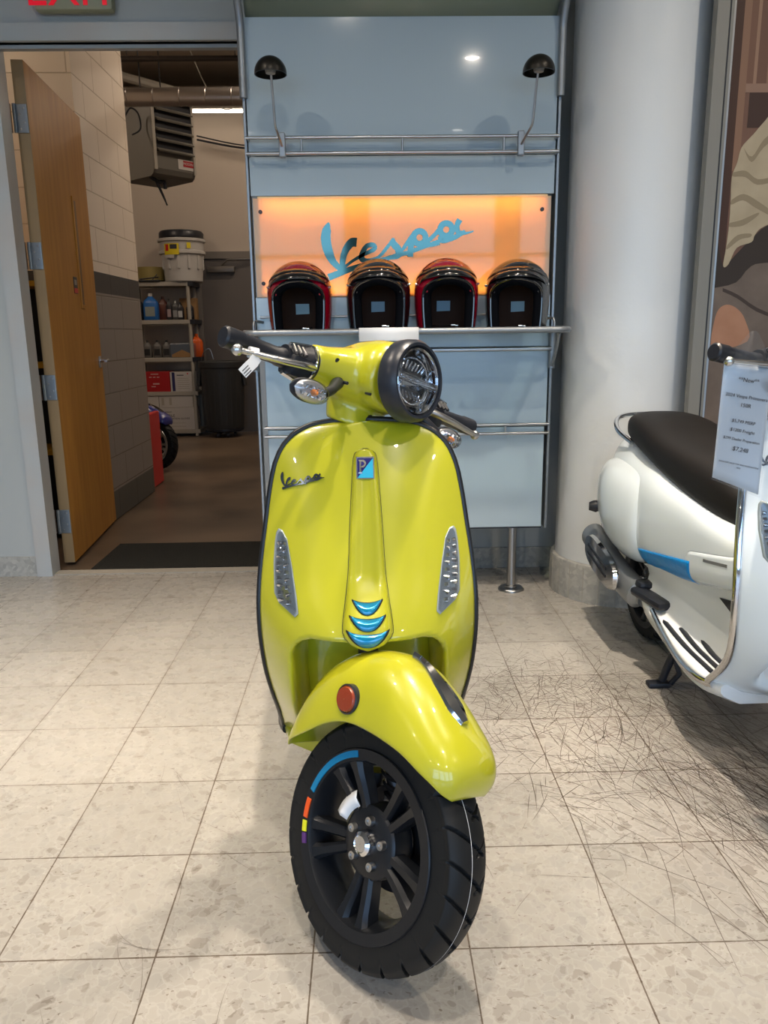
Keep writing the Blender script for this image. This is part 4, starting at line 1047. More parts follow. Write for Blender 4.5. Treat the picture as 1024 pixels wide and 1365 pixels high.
# storage rack
RK_ = empty('storage_rack', (-2.31, 9.35, 0)); tag(RK_, 'beige plastic storage rack against the far wall', 'storage rack')
for z in (.05, .50, .895, 1.325, 1.75):
    boxobj('shelf', -.42, .31, 0, .38, z - .02, z + .028, M['tan'], RK_, .004)
for x in (-.39, .265, ):
    for y in (.02, .35):
        g = G(); g.tube([(x + (.0 if x < 0 else .0), y, 0), (x, y, 1.78)], .022, 12); g.ob('post', M['tan'], RK_)
for z in (.895, 1.325, 1.75):
    boxobj('corner_cap', .27, .33, -.005, .38, z - .022, z + .03, M['blackpl'], RK_, .003)
def place(o, x, y, z): o.location = (x, y, z); return o
def jug(name, col, label, x, z, w=.16, h=.29, cap=(.6, .6, .6), lab=None, group=None, y=9.42, neck=True):
    m = mat(name + '_pl', col, .35); t = empty(name, (x, y, z)); tag(t, label, 'bottle', group)
    g = G(); d = w * .36
    g.loft([sup((0, 0, q), w / 2 * k, d * k, 20, 4, 'XY') for q, k in ((0, .92), (.008, 1), (h * .62, 1), (h * .72, .86), (h * .84, .42), (h * .90, .26))])
    g.ob('container', m, t, sharp=60)
    g = G(); g.lathe([(.0005, h), (w * .14, h), (w * .14, h * .89), (.0005, h * .89)], 16, 'Z'); g.ob('cap', mat(name + '_cap', cap, .5), t, sharp=50)
    if lab: boxobj('bottle_label', -w * .32, w * .32, -d - .0015, -d + .01, h * .14, h * .5, mat(name + '_label', lab, .6), t)
    return t
S2, S3, S4, S5 = 1.353, .923, .528, .078
jug('antifreeze_jug', (.02, .022, .025), 'black jug at the left end of the upper shelf', -2.655, S2, .14, .28, (.02, .02, .02))
jug('washer_fluid_jug', (.02, .13, .42), 'blue washer fluid jug with a white cap', -2.495, S2, .17, .30, (.6, .6, .58), (.25, .28, .26))
jug('coolant_jug', (.12, .035, .02), 'dark red brown jug behind the blue jug', -2.375, S2, .12, .27, (.05, .02, .02), y=9.50)
jug('spray_bottle', (.02, .02, .022), 'slim black bottle with a pale label right of the blue jug', -2.285, S2, .065, .24, (.02, .02, .02), (.35, .25, .25))
jug('oil_bottle', (.04, .04, .04), 'short bottle with a white cap in the middle of the upper shelf', -2.215, S2, .075, .215, (.55, .55, .5), (.25, .25, .25))
jug('additive_bottle', (.012, .012, .015), 'black bottle with a white front label on the upper shelf', -2.155, S2, .075, .20, (.02, .02, .02), (.45, .45, .45))
jug('polish_bottle', (.01, .01, .013), 'rightmost black bottle on the upper shelf', -2.045 + .0, S2, .085, .20, (.01, .01, .01), (.12, .12, .12))
o = boxobj('cardboard_box', -.10, .10, -.05, .05, 0, .25, M['cardboard'], None, .002); place(o, -2.10, 9.62, S2); tag(o, 'brown cardboard box behind the black bottles', 'box')
jug('red_canister', (.4, .02, .01), 'red container at the left end of the middle shelf', -2.665, S3, .08, .21, (.3, .02, .02))
for i, x in enumerate((-2.57, -2.455, -2.345)):
    jug('motor_oil_bottle', (.11, .105, .10), ['grey motor oil bottle beside the red container', 'middle one of the grey motor oil bottles', 'grey motor oil bottle beside the plastic-wrapped box'][i], x, S3, .10, .20, (.03, .03, .03), (.015, .015, .015), 'grey motor oil bottles on the middle shelf')
o = boxobj('wrapped_box', -.14, .14, -.05, .08, 0, .165, mat('plastic_wrap', (.10, .12, .15), .25, coat=1), None, .012); place(o, -2.16, 9.42, S3); tag(o, 'clear wrapped brown and blue package on the middle shelf', 'package')
g = G(); g.prism([(-.12, 0), (.12, 0), (.12, .03), (0, .085), (-.12, .03)], lambda u, v: (u, -.052, v + .004), lambda u, v: (u, -.04, v + .004)); g.ob('package_flap', M['cardboard'], o, smooth=False)
jug('orange_canister', (.75, .11, .01), 'orange container at the right end of the middle shelf', -2.02, S3, .14, .27, (.6, .1, .01), y=9.55)
def carton(name, label, x0, x1, z0, z1, m, y=9.36, d=.25):
    o = boxobj(name, 0, x1 - x0, 0, d, 0, z1 - z0, m, None, .003); o.location = (x0, y, z0); return tag(o, label, 'box')
rb = carton('red_carton', 'red printed carton on the lower shelf', -2.645, -2.325, S4, S4 + .235, mat('carton_red', (.38, .012, .015), .45))
for i, (u, w_, z_) in enumerate(((.10, .09, .20), (.08, .03, .165), (.125, .03, .165), (.17, .03, .165), (.12, .075, .085), (.10, .05, .055))): boxobj('carton_print', u, u + w_, -.001, .0, z_, z_ + (.012 if i != 4 else .016), mat('print_pink', (.55, .3, .28), .6), rb)
wb = carton('white_carton', 'white carton with a navy stripe on the lower shelf', -2.32, -2.065, S4, S4 + .23, M['boxwhite'])
boxobj('carton_print', .022, .055, -.001, 0, .004, .226, mat('print_navy', (.02, .02, .09), .6), wb)
for k in range(6): boxobj('carton_print', .085, .225 - .01 * (k % 2), -.001, 0, .03 + k * .024, .038 + k * .024, M['tan'], wb)
boxobj('carton_print', .08, .16, -.001, 0, .185, .195, M['ink'], wb); boxobj('carton_print', .20, .215, -.001, 0, .20, .215, M['red'], wb)
gb_ = carton('glove_carton', 'white nitrile examination gloves carton on the bottom shelf', -2.47, -2.055, S5, S5 + .26, M['boxwhite'])
txt('NITRILE', .042, (.03, -.001, .165), (PI/2, 0, 0), M['ink'], gb_, .0003, align='LEFT'); txt('EXAMINATION GLOVES', .030, (.03, -.001, .130), (PI/2, 0, 0), M['ink'], gb_, .0003, align='LEFT')
boxobj('carton_print', .03, .14, -.001, 0, .208, .214, M['ink'], gb_)
for z_ in (.075, .035): boxobj('carton_print', .05, .30, -.001, 0, z_, z_ + .006, M['tan'], gb_)
uc = carton('upper_glove_carton', 'white carton lying on top of the nitrile gloves carton', -2.47, -2.07, S5 + .262, S5 + .40, M['boxwhite'])
for u in (.03, .12): boxobj('carton_print', u, u + .03, -.001, 0, .03, .115, M['tan'], uc)
carton('side_carton', 'white carton half hidden behind the blue scooter', -2.71, -2.48, S5, S5 + .26, M['boxwhite'])
carton('small_side_carton', 'small pale carton above the one behind the blue scooter', -2.70, -2.475, S5 + .262, S5 + .40, M['boxwhite'])
# barrel on top
bk = empty('white_drum', (-2.115, 9.53, 1.778)); tag(bk, 'white plastic drum with a yellow label on top of the rack', 'drum')
g = G(); secs = []
prof = [(.205, 0), (.215, .01), (.235, .30), (.262, .31), (.262, .34), (.245, .35), (.250, .44), (.272, .445), (.272, .47), (.262, .475)]
g.lathe([(.001, 0)] + prof + [(.001, .475)], 40, 'Z')
g.ob('drum_body', mat('drum_white', (.50, .48, .45), .5), bk, sharp=30)
for k in range(12):
    a = 2 * PI * k / 12; g = G(); g.box((.232 * math.cos(a), .232 * math.sin(a), .22), (.02, .03, .16), .005, Matrix.Rotation(a, 4, 'Z')); g.ob('drum_rib', mat('drum_white2', (.50, .48, .45), .5) if k == 0 else bpy.data.materials['drum_white2'], bk, smooth=False)
def curved_label(name, r, a0, a1, z0, z1, m, parent):
    g = G(); g.lathe([(r, z0), (r, z1)], 8, 'Z', a0=a0, a1=a1); return g.ob(name, m, parent)
curved_label('drum_label', .264, math.radians(-125), math.radians(-85), .29, .41, mat('label_yellow', (.7, .55, .01), .5), bk)
curved_label('drum_label', .2645, math.radians(-123), math.radians(-98), .255, .288, M['boxwhite'], bk)
curved_label('drum_label', .2655, math.radians(-121), math.radians(-112), .33, .40, M['red'], bk)
curved_label('drum_label', .2655, math.radians(-108), math.radians(-90), .35, .40, M['ink'], bk)
curved_label('drum_label', .264, math.radians(-66), math.radians(-56), .36, .42, bpy.data.materials['label_yellow'], bk)
g = G(); g.lathe([(.001, .475), (.235, .475), (.252, .49), (.252, .54), (.235, .562), (.12, .568), (.001, .570)], 40, 'Z'); g.ob('drum_lid', M['blackpl'], bk, sharp=40)
g = G(); g.lathe([(.001, 0), (.15, 0), (.16, .15), (.152, .15), (.145, .01)], 28, 'Z'); o = g.ob('plastic_tub', mat('tub_yellow', (.30, .24, .08), .5)); o.location = (-2.50, 9.55, 1.80); tag(o, 'pale yellow tub on the rack beside the white drum', 'tub')
g = G(); g.box((0, 0, .012), (.24, .1, .02), .004); g.tube([(-.1, -.03, .03), (.12, -.05, .05)], .008, 8); g.tube([(.05, -.06, .02), (.10, -.04, .08)], .006, 8)
o = g.ob('hand_tools', M['darkmetal'], sharp=30); o.location = (-2.48, 9.38, 1.778); tag(o, 'dark hand tools lying in front of the yellow tub', 'tools')
# grey bin
tb_ = empty('trash_bin', (-1.695, 9.32, 0)); tb_.scale = (.9, .9, 1); tag(tb_, 'round dark grey trash can standing by the far steel door', 'trash can')
g = G(); g.lathe([(.001, .10), (.235, .10), (.245, .12), (.285, .80), (.300, .81), (.305, .87), (.295, .88), (.275, .87), (.23, .14), (.001, .14)], 48, 'Z'); g.ob('bin_body', M['trash'], tb_, sharp=40)
g = G(); g.lathe([(.001, .06), (.22, .06), (.245, .075), (.245, .10), (.001, .10)], 40, 'Z'); g.ob('bin_dolly', M['blackpl'], tb_, sharp=40)
for a in (-1.9, -1.2, 1, 2.1):
    g = G(); g.lathe([(.001, -.015), (.03, -.015), (.03, .015), (.001, .015)], 16, 'X', (.19 * math.cos(a), .19 * math.sin(a), .032)); g.ob('caster', M['blackpl'], tb_, sharp=40)
for s_ in (-1, 1):
    g = G(); g.box((s_ * .285, -.04, .70), (.03, .12, .22), .01, Matrix.Rotation(-s_ * .12, 4, 'Y')); g.ob('bin_handle', M['trash'], tb_, smooth=False)
g = G()
for a in range(-5, 6): g.box((.262 * math.sin(a * .28), -.262 * math.cos(a * .28), .45), (.018, .012, .6), .004, Matrix.Rotation(a * .28, 4, 'Z') @ Matrix.Rotation(.06, 4, 'X'))
g.ob('bin_rib', M['trash'], tb_, smooth=False)
g = G(); g.tube(smooth_pts([(-.25, -.12, .84), (-.20, -.14, .98), (-.12, -.14, 1.02), (-.08, -.12, .9)], 5), .006, 6); g.ob('bag_wire', M['steel'], tb_)
# red ramp and dark shelving behind the door
g = G(); g.box((0, 0, .29), (.045, .40, .58), .008, Matrix.Rotation(.0, 4, 'Z')); o = g.ob('red_tool_case', M['red'], smooth=False); o.location = (-1.715, 6.19, 0); tag(o, 'upright red case leaning by the block pier', 'case')
g = G(); g.b2(-.008, .012, -.2015, -.200, .16, .22); g.ob('case_label', M['boxwhite'], o, smooth=False)
ds = empty('dark_shelving', (-2.05, 4.70, 0)); tag(ds, 'dark shelving with yellow edges seen behind the open door', 'shelving')
for z in (.02, .5, 1.0, 1.45): 
    boxobj('shelf', -.55, .28, -.15, .15, z, z + .03, mat('shelf_yellow', (.6, .35, .02), .5) if z > .3 else M['blackpl'], ds)
for x in (-.54, .27): boxobj('upright', x - .01, x + .01, -.15, .15, 0, 1.5, M['blackpl'], ds)
boxobj('back_panel', -.55, .28, .14, .155, 0, 1.5, M['blackpl'], ds)
# entry mat
o = boxobj('entry_mat', 0, 1.0, 0, .50, 0, .010, M['mat_'], None, .004); o.location = (-1.44, 3.875, -.004); tag(o, 'dark ribbed entrance mat in the doorway', 'mat')
# threshold
struct(boxobj('trim_5', DX0, DX1, WY - .0, WY + .07, -.01, .004, M['tan']))

# ------------------------------------------------------------------ blue scooter in the back room
bs = make_scooter('blue_scooter', (-1.905, 6.95, 0), math.radians(62), 8, M['blue'], M['chrome'], dict(silver=True, full=False))
tag(bs, 'dark blue scooter with silver wheel half hidden behind the block pier', 'scooter')

# ------------------------------------------------------------------ display unit
PY = 3.40; PX0, PX1 = -.465, .788
du = empty('display_stand', ((PX0 + PX1) / 2, PY, 0)); tag(du, 'tall blue white retail display stand with steel rails', 'display stand')
ox = (PX0 + PX1) / 2; hw = (PX1 - PX0) / 2
def dbox(name, x0, x1, y0, y1, z0, z1, m, b=0, parent=du): return boxobj(name, x0 - ox, x1 - ox, y0, y1, z0, z1, m, parent, b)
dbox('upper_panel', PX0 + .004, PX1 - .004, 0, .022, 1.925 - .05, 2.378, M['panel'], .002)
dbox('upper_panel', PX0 + .004, PX1 - .004, .0, .022, 1.722, 1.872, M['panel'], .002)
dbox('lower_panel', PX0 + .03, PX1 - .005, .0, .022, .765, 1.105, M['panel_low'], .002)
dbox('lower_panel', PX0 + .03, PX1 - .012, .0, .022, .310, .762, M['panel_low'], .002)
dbox('middle_panel', PX0 + .004, PX1 - .004, .002, .022, 1.108, 1.322, M['panel_low'], .002)
dbox('panel_edge', PX0 + .03, PX1 - .012, .0015, .021, .304, .309, M['blackpl'])
dbox('rear_frame', PX0 + .02, PX1 - .02, .075, .10, .33, 2.38, mat('frame_grey', (.2, .22, .23), .5), .002)
for x in (PX0 + .03, PX1 - .05):
    dbox('slotted_upright', x, x + .02, .072, .10, .31, 2.38, M['brush'])
# side profiles
for x in (PX0 - .010, PX1 + .002):
    dbox('side_profile', x - .001, x + .010, -.006, .06, .12 if x < 0 else .305, 2.38, M['brush'], .002)
for k in range(34):
    z = .40 + k * .04
for sgn, x in ((-1, PX0 - .004), (1, PX1 + .006)):
    g = G(); g.tube(smooth_pts([(x - ox, -.012, 2.085), (x - ox, -.012, 2.30), (x - ox + sgn*.0, -.02, 2.36), (x - ox + sgn * .004, -.06, 2.44), (x - ox + sgn * .006, -.14, 2.52), (x - ox + sgn * .008, -.30, 2.60)], 6), .0155, 16); g.ob('canopy_arm', M['brush'], du)
g = G(); V = []; cp = smooth_pts([(0, .01, 2.381), (0, -.02, 2.408), (0, -.07, 2.468), (0, -.15, 2.53), (0, -.30, 2.60)], 6)
secs = []
for i, p in enumerate(cp): V += [(-hw + .015, p.y, p.z), (hw - .015, p.y, p.z)]
cn = mesh('canopy_sheet', V, [(2*i, 2*i+1, 2*i+3, 2*i+2) for i in range(len(cp)-1)], mat('canopy_green_grey', (.16, .19, .15), .3), du)
mod(cn, 'SOLIDIFY', thickness=.006)
g = G(); g.tube([(-hw, -.045, 2.437), (hw, -.045, 2.437)], .006, 10); g.ob('canopy_rod', M['brush'], du)
# lit sign: shallow tray, warm tubes above and below, clear front
dbox('sign_tray', PX0 + .03, PX1 - .03, .058, .070, 1.325, 1.718, M['signback'], 0)
for z0, z1 in ((1.712, 1.720), (1.322, 1.330)): dbox('sign_lip', PX0 + .03, PX1 - .03, .002, .07, z0, z1, M['signback'])
for x in (PX0 + .03, PX1 - .034): dbox('sign_lip', x, x + .004, .002, .07, 1.33, 1.712, M['signback'])
for z in (1.706, 1.336): dbox('sign_light', PX0 + .06, PX1 - .06, .040, .050, z - .003, z + .003, M['strip'])
fr = dbox('sign_front', PX0 + .012, PX1 - .016, -.004, .002, 1.324, 1.712, M['lens'])
frost = bpy.data.materials.new('frosted_sheet'); frost.use_nodes = True; nt = frost.node_tree; nt.nodes.clear()
o_ = nt.nodes.new('ShaderNodeOutputMaterial'); tr = nt.nodes.new('ShaderNodeBsdfTranslucent'); gl = nt.nodes.new('ShaderNodeBsdfGlossy'); df = nt.nodes.new('ShaderNodeBsdfDiffuse'); m1 = nt.nodes.new('ShaderNodeMixShader'); m2 = nt.nodes.new('ShaderNodeMixShader')
tr.inputs[0].default_value = (.95, .78, .48, 1); df.inputs[0].default_value = (.75, .52, .26, 1); gl.inputs['Roughness'].default_value = .04; m1.inputs[0].default_value = .45; m2.inputs[0].default_value = .035
nt.links.new(tr.outputs[0], m1.inputs[1]); nt.links.new(df.outputs[0], m1.inputs[2]); nt.links.new(m1.outputs[0], m2.inputs[1]); nt.links.new(gl.outputs[0], m2.inputs[2]); nt.links.new(m2.outputs[0], o_.inputs[0])
fr.data.materials.clear(); fr.data.materials.append(frost); fr['label'] = 'orange backlit sign face'
def lf(u, v, e): return (-.152 - ox + u * .607, -.0045 - e * 1., 1.393 + v * .607)
script_mesh('sign_script', lf, M['mirror'], fr, .002)
for x, z in ((-.424, 1.66), (.735, 1.66), (-.424, 1.378), (.735, 1.378)):
    g = G(); g.lathe([(.0005, -.012), (.008, -.011), (.008, -.003)], 16, 'Y', (x - ox, 0, z)); g.ob('sign_bolt', M['darkmetal'], fr, sharp=40)
# horizontal rails
def rail(zs, x0, x1, posts, y=-.045, r=.0065):
    g = G()
    for z in zs: g.tube([(x0 - ox, y, z), (x1 - ox, y, z)], r, 12)
    for p in posts: g.tube([(p - ox, y, zs[0]), (p - ox, y, zs[1])], .0045, 10)
    for z in zs:
        for x in (x0 + .004, x1 - .004): g.tube([(x - ox, y, z), (x - ox, .004, z)], r, 10)
    g.ob('display_rail', M['satin'], du)
rail((1.932, 1.874), PX0, PX1, (-.244, .158, .565))
rail((.776, .738), PX0 + .02, PX1, (-.25, .19, .60), y=-.03)
rail((1.10, 1.096), PX0 + .02, PX1, (), y=-.03)
rail((1.242, 1.241), PX0 + .02, PX1 - .01, (), y=-.01, r=.004)
# shelf with rounded rail and brackets
zS = 1.176; yS = -.315
g = G(); P = smooth_pts([(PX0 + .03 - ox, 0, zS + .035), (PX0 + .0 - ox, -.06, zS + .035)], 3)
ring_ = [(PX0 - .008 - ox, -.02, zS), (PX0 - .010 - ox, yS + .07, zS), (PX0 + .0 - ox, yS + .02, zS), (PX0 + .035 - ox, yS, zS), (PX1 - .035 - ox, yS, zS), (PX1 - .0 - ox, yS + .02, zS), (PX1 + .010 - ox, yS + .07, zS), (PX1 + .008 - ox, -.02, zS)]
g.tube(ring_[:1] + smooth_pts(ring_[1:4], 5) + smooth_pts(ring_[4:7], 5) + ring_[7:], .0125, 14); g.ob('shelf_rail', M['brush'], du)
dbox('shelf_board', PX0 + .005, PX1 - .005, yS + .012, -.002, zS - .004, zS + .004, thin_glass('shelf_glass', (.8, .9, .88), .08))
for x in (PX0 - .006, PX1 + .006):
    g = G(); g.tube([(x - ox, -.012, zS - .002), (x - ox, -.012, zS - .16)], .015, 14); g.tube(smooth_pts([(x - ox, -.02, zS - .15), (x - ox, -.08, zS - .09), (x - ox, -.13, zS - .012)], 4), .008, 10); g.ob('shelf_bracket', M['brush'], du)
g = G(); g.tube(smooth_pts([(PX0 + .03 - ox, -.002, zS + .045), (PX0 + .0 - ox, -.05, zS + .045), (PX0 + .0 - ox, -.06, zS + .0)], 4), .006, 8); g.tube(smooth_pts([(PX1 - .03 - ox, -.002, zS + .045), (PX1 - .0 - ox, -.05, zS + .045), (PX1 - .0 - ox, -.06, zS + .0)], 4), .006, 8); g.ob('shelf_bracket', M['brush'], du)
# legs
for x in (-.34, .655):
    g = G(); g.tube([(x - ox, .045, .012), (x - ox, .045, .34)], .0195, 24); g.lathe([(.001, .010), (.055, .010), (.060, .004), (.060, 0), (.001, 0)], 40, 'Z', (x - ox, .045, 0)); g.lathe([(.026, .012), (.026, .02), (.019, .024)], 24, 'Z', (x - ox, .045, 0)); g.ob('leg', M['satin'], du, sharp=40)
# paper strip hanging over the shelf rail
V = []; pts = smooth_pts([(0, .06, .0065), (0, .0, .0155), (0, -.0155, .004), (0, -.016, -.02), (0, -.014, -.036)], 4)
for p in pts: V += [(-.115, p.y, p.z), (.115, p.y, p.z)]
o = mesh('paper_strip', V, [(2*i, 2*i+1, 2*i+3, 2*i+2) for i in range(len(pts)-1)], M['paper']); mod(o, 'SOLIDIFY', thickness=.0006); o.location = (.088, PY + yS, zS)
tag(o, 'white paper strip folded over the shelf rail behind the headlight', 'paper')
# black tray under the helmets
o = boxobj('black_tray', -.285, .285, -.10, .10, 0, .006, M['blackpl'], None, .002); o.location = (.232, PY - .155, zS + .0045); tag(o, 'flat black board under the two middle helmets', 'board')

# arm lamps
def arm_lamp(x, dx, label):
    t = empty('arm_lamp', (x, PY - .045, 1.903)); tag(t, label, 'lamp', 'arm lamps on the upper rail')
    g = G(); g.box((0, -.004, 0), (.026, .028, .092), .004); g.ob('rail_clamp', M['brush'], t, smooth=False)
    g = G(); g.tube(smooth_pts([(0, -.018, -.005), (dx * .35, -.05, .015), (dx * .9, -.09, .045)], 4) + smooth_pts([(dx * 1.0, -.095, .06), (dx * 1.05, -.13, .16), (dx * 1.1, -.16, .235)], 4), .0045, 10); g.ob('lamp_arm', M['satin'], t)
    g = G(); R_ = .060
    prof = [(R_ * math.cos(a), R_ * .98 * math.sin(a)) for a in [PI / 2 * k / 12 for k in range(13)]]
    prof[-1] = (.0005, prof[-1][1]); inner = [(r_ * .95, h_ * .94 + .0) for r_, h_ in reversed(prof)]
    g.lathe(inner[:-1] + [(R_ * .95, -.004), (R_, -.004)] + prof, 40, 'Z', (dx * 1.1, -.165, .212)); g.ob('lamp_shade', M['bronze'], t, sharp=60)
    g = G(); g.lathe([(.0005, -.01), (.018, -.006), (.022, .012), (.0005, .04)], 20, 'Z', (dx * 1.1, -.165, .218)); g.ob('bulb', M['ceil'], t)
    return t
arm_lamp(-.320, -.016, 'dome arm lamp on the left end of the upper rail')
arm_lamp(.632, .028, 'dome arm lamp on the right end of the upper rail')

# helmets
def helmet(x, y, z, shell, label, rz=0, band=True):
    t = empty('helmet', (x, y, z), rz); tag(t, label, 'helmet', 'open face helmets on the display shelf')
    # shell: half-ellipsoid continued down the sides, opening towards -Y
    A, B, H = .130, .150, .275
    V = []; n1, n2 = 40, 64
    def sp(i, j, k=1.):
        v = i / n1; u = 2 * PI * j / n2
        th = v * PI * .66
        r = math.sin(th) if th < PI / 2 else math.sin(th) * .0 + 1 - .10 * ((th - PI/2) / (PI * .16)) ** 2 * .9
        zz = .145 + .128 * k * math.cos(th) if th < PI / 2 else .145 - .145 * (th - PI/2) / (PI * .16)
        return Vector((A * k * r * math.sin(u), -B * k * r * math.cos(u) * .95, zz))
    # opening: a face port, rounded, cut from the front below the brow
    def opened(p):
        if p.y > .02: return False
        xx, zz = p.x / .098, (p.z + .03) / .215
        return zz < 1 and abs(xx) ** 3 + max(zz, 0) ** 5 < 1
    idx = {}; VV = []; FF = []
    def vid(i, j):
        j %= n2
        if i == 0: j = 0
        if (i, j) not in idx: idx[(i, j)] = len(VV); VV.append(sp(i, j))
        return idx[(i, j)]
    mats_ = []
    for i in range(n1):
        for j in range(n2):
            c = (sp(i, j) + sp(i+1, j+1)) / 2
            if opened(c): continue
            f = (vid(i, j), vid(i, j+1), vid(i+1, j+1), vid(i+1, j)) if i else (vid(0, 0), vid(1, j+1), vid(1, j))
            FF.append(f); mats_.append(1 if (band and c.y < -.045 and c.z > .15 and c.z < .235 and False) else 0)
    sh = mesh('shell', VV, FF, [shell], t); mod(sh, 'SOLIDIFY', thickness=.006, offset=-1); mod(sh, 'SUBSURF', levels=1, render_levels=1)
    # lining: smaller closed shell with the same port
    VV.clear(); FF = []; idx.clear()
    def vid2(i, j):
        j %= n2
        if i == 0: j = 0
        if (i, j) not in idx:
            p = sp(i, j, .90); idx[(i, j)] = len(VV); VV.append((p.x * .97, p.y * .95 + .004, min(p.z, .26) if p.z > .145 else p.z))
        return idx[(i, j)]
    for i in range(n1):
        for j in range(n2):
            c = (sp(i, j) + sp(i+1, j+1)) / 2
            if opened(c): continue
            FF.append((vid2(i, j), vid2(i, j+1), vid2(i+1, j+1), vid2(i+1, j)) if i else (vid2(0, 0), vid2(1, j+1), vid2(1, j)))
    ln = mesh('lining', VV, FF, M['lining'], t)
    # port edging (thick padded rim) and short peak
    rim = []
    for k in range(41):
        s_ = k / 40
        if s_ < .3: xx, zz = -.099 + .006 * (s_ / .3 - 1) ** 2, .0 + .12 * s_ / .3
        elif s_ > .7: xx, zz = .099 - .006 * ((s_ - .7) / .3) ** 2, .12 * (1 - s_) / .3
        else:
            a = PI * (1 - (s_ - .3) / .4); xx, zz = .099 * math.cos(a), .12 + .068 * math.sin(a) ** .8
        yy = -B * .95 * math.sqrt(max(.05, 1 - (xx / A) ** 2 - (max(0, zz - .145) / .128) ** 2)) * (1 if zz > .1 else 1 - .05 * (.1 - zz) / .1)
        rim.append((xx, yy, zz))
    g = G(); g.tube(rim, .0065, 10); g.ob('port_edging', M['helmet_black'], t)
    g = G(); g.tube([(x_ * .86, y_ * .93 + .004, z_ * .97) for x_, y_, z_ in rim], .019, 12); g.ob('cheek_padding', M['padding'], t)
    V = []; n = 24
    for k in range(n + 1):
        a = -1 + 2 * k / n; xx = .112 * math.sin(a * PI / 2 * .92)
        zz = .170 + .048 * math.cos(a * PI / 2) ** .7
        yy = -B * .95 * math.sqrt(max(.03, 1 - (xx / A) ** 2 - (max(0, zz - .145) / .128) ** 2)) - .002
        q = math.cos(a * PI / 2) ** .5
        V += [(xx, yy - .001, zz + .006), (xx * 1.01, yy - .022 * q, zz - .004), (xx * 1.01, yy - .030 * q, zz - .022 * q)]
    pk = mesh('peak', V, [(3*i+a, 3*i+a+1, 3*i+a+4, 3*i+a+3) for i in range(n) for a in (0, 1)], M['helmet_black'], t); mod(pk, 'SOLIDIFY', thickness=.004); mod(pk, 'SUBSURF', levels=1, render_levels=1)
    # band above the peak
    V = []
    for k in range(n + 1):
        a = -1 + 2 * k / n
        for zz, xo in ((.216, 0), (.226, 0), (.236, 0)):
            zb = zz - .028 * a * a; xx = .124 * math.sin(a * PI / 2 * .9) * (1 - .0)
            rr_ = max(.02, 1 - (max(0, zb - .145) / .128) ** 2); xm = A * math.sqrt(rr_); xx = xm * math.sin(a * PI / 2 * .95)
            yy = -B * .95 * math.sqrt(rr_) * math.cos(a * PI / 2 * .95)
            V.append((xx * 1.012, yy * 1.012, zb + .001))
    bd = mesh('shell_band', V, [(3*i+a, 3*i+a+1, 3*i+a+4, 3*i+a+3) for i in range(n) for a in (0, 1)], M['helmet_black'], t); mod(bd, 'SOLIDIFY', thickness=.002)
    for s_ in (-1, 1):
        for q, z_ in ((.6, .205), (1.25, .17)):
            a = s_ * q; rr_ = math.sqrt(1 - (max(0, z_ - .145) / .128) ** 2)
            g = G(); g.lathe([(.0005, -.006), (.004, -.004), (.005, .002)], 12, 'Y', (A * 1.02 * rr_ * math.sin(a), -B * .96 * rr_ * math.cos(a) - .002, z_)); g.ob('snap', M['chrome'], t)
    V = [(-.028, .112, .070), (.028, .112, .072), (.028, .104, .112), (-.028, .104, .112)]
    lb = mesh('size_label', V, [(0, 1, 2, 3)], M['label_blue'], t, smooth=False); mod(lb, 'SOLIDIFY', thickness=.001)
    g = G(); g.tube(smooth_pts([(-.085, -.03, .012), (-.03, -.06, .008), (.02, -.075, .010), (.05, -.08, .014)], 5), .006, 8, flat=.4); st = g.ob('chin_strap', M['padding'], t)
    g = G(); g.box((.02, -.085, .012), (.018, .012, .006), .002); g.box((.034, -.086, .010), (.012, .01, .006), .002); g.ob('strap_buckle', M['steel'], st, smooth=False)
    return t
HZ = zS + .0045; HY = PY - .155
helmet(-.262, HY, HZ, M['helmet_red'], 'dark red open face helmet at the left end of the shelf')
helmet(.052, HY, HZ + .006, M['helmet_black'], 'black open face helmet between the two red ones', rz=-.0)
helmet(.325, HY, HZ + .006, M['helmet_red'], 'dark red open face helmet between the two black ones')
helmet(.612, HY, HZ, M['helmet_black'], 'black open face helmet at the right end of the shelf', rz=-.22)

# ------------------------------------------------------------------ poster panel
QY = 3.12; QX = 1.292
pp = empty('poster_panel', (QX, QY, 0)); tag(pp, 'large sepia poster of a person in a beige jacket in a grey frame', 'poster')
boxobj('poster_frame', -.006, .056, -.012, .03, 0, 3.3, mat('frame_taupe', (.20, .195, .175), .45), pp, .002)
boxobj('frame_groove', .040, .044, -.0145, -.01, 0, 3.3, M['blackpl'], pp); boxobj('frame_bead', .054, .064, -.008, .03, 0, 3.3, M['satin'], pp)
boxobj('poster_sheet', .060, 1.50, .0, .02, 0, 3.3, mat('poster_brown', (.115, .055, .035), .5, noise=(3, (.17, .09, .06), .3)), pp)
def pq(name, poly, m, e=.001):
    g = G(); g.prism(poly, lambda u, v: (u, -e, v), lambda u, v: (u, .001, v)); return g.ob(name, m, pp, smooth=False)
def sp2(P, k=5): return [(p.x, p.y) for p in smooth_pts([(x, y, 0) for x, y in P], k)]
def pm(n, c, c2=None): return mat('poster_' + n, c, .55, spec=.3, noise=(9, c2, .4) if c2 else None)
for q, (u0, u1, z0, c) in enumerate(((.066, .098, 1.2, (.055, .028, .02)), (.098, .125, 1.75, (.21, .12, .08)), (.125, .150, 2.02, (.15, .08, .055)), (.150, .162, 2.02, (.26, .16, .11)), (.162, .20, 2.02, (.13, .07, .05)), (.20, .24, 2.02, (.22, .13, .09)), (.24, .32, 1.9, (.10, .055, .04)), (.36, .40, 1.9, (.22, .13, .09)))):
    pq('poster_curtain', [(u0, z0), (u1, z0), (u1, 3.28), (u0, 3.28)], pm('curtain', c), .0005 + .00005 * q)
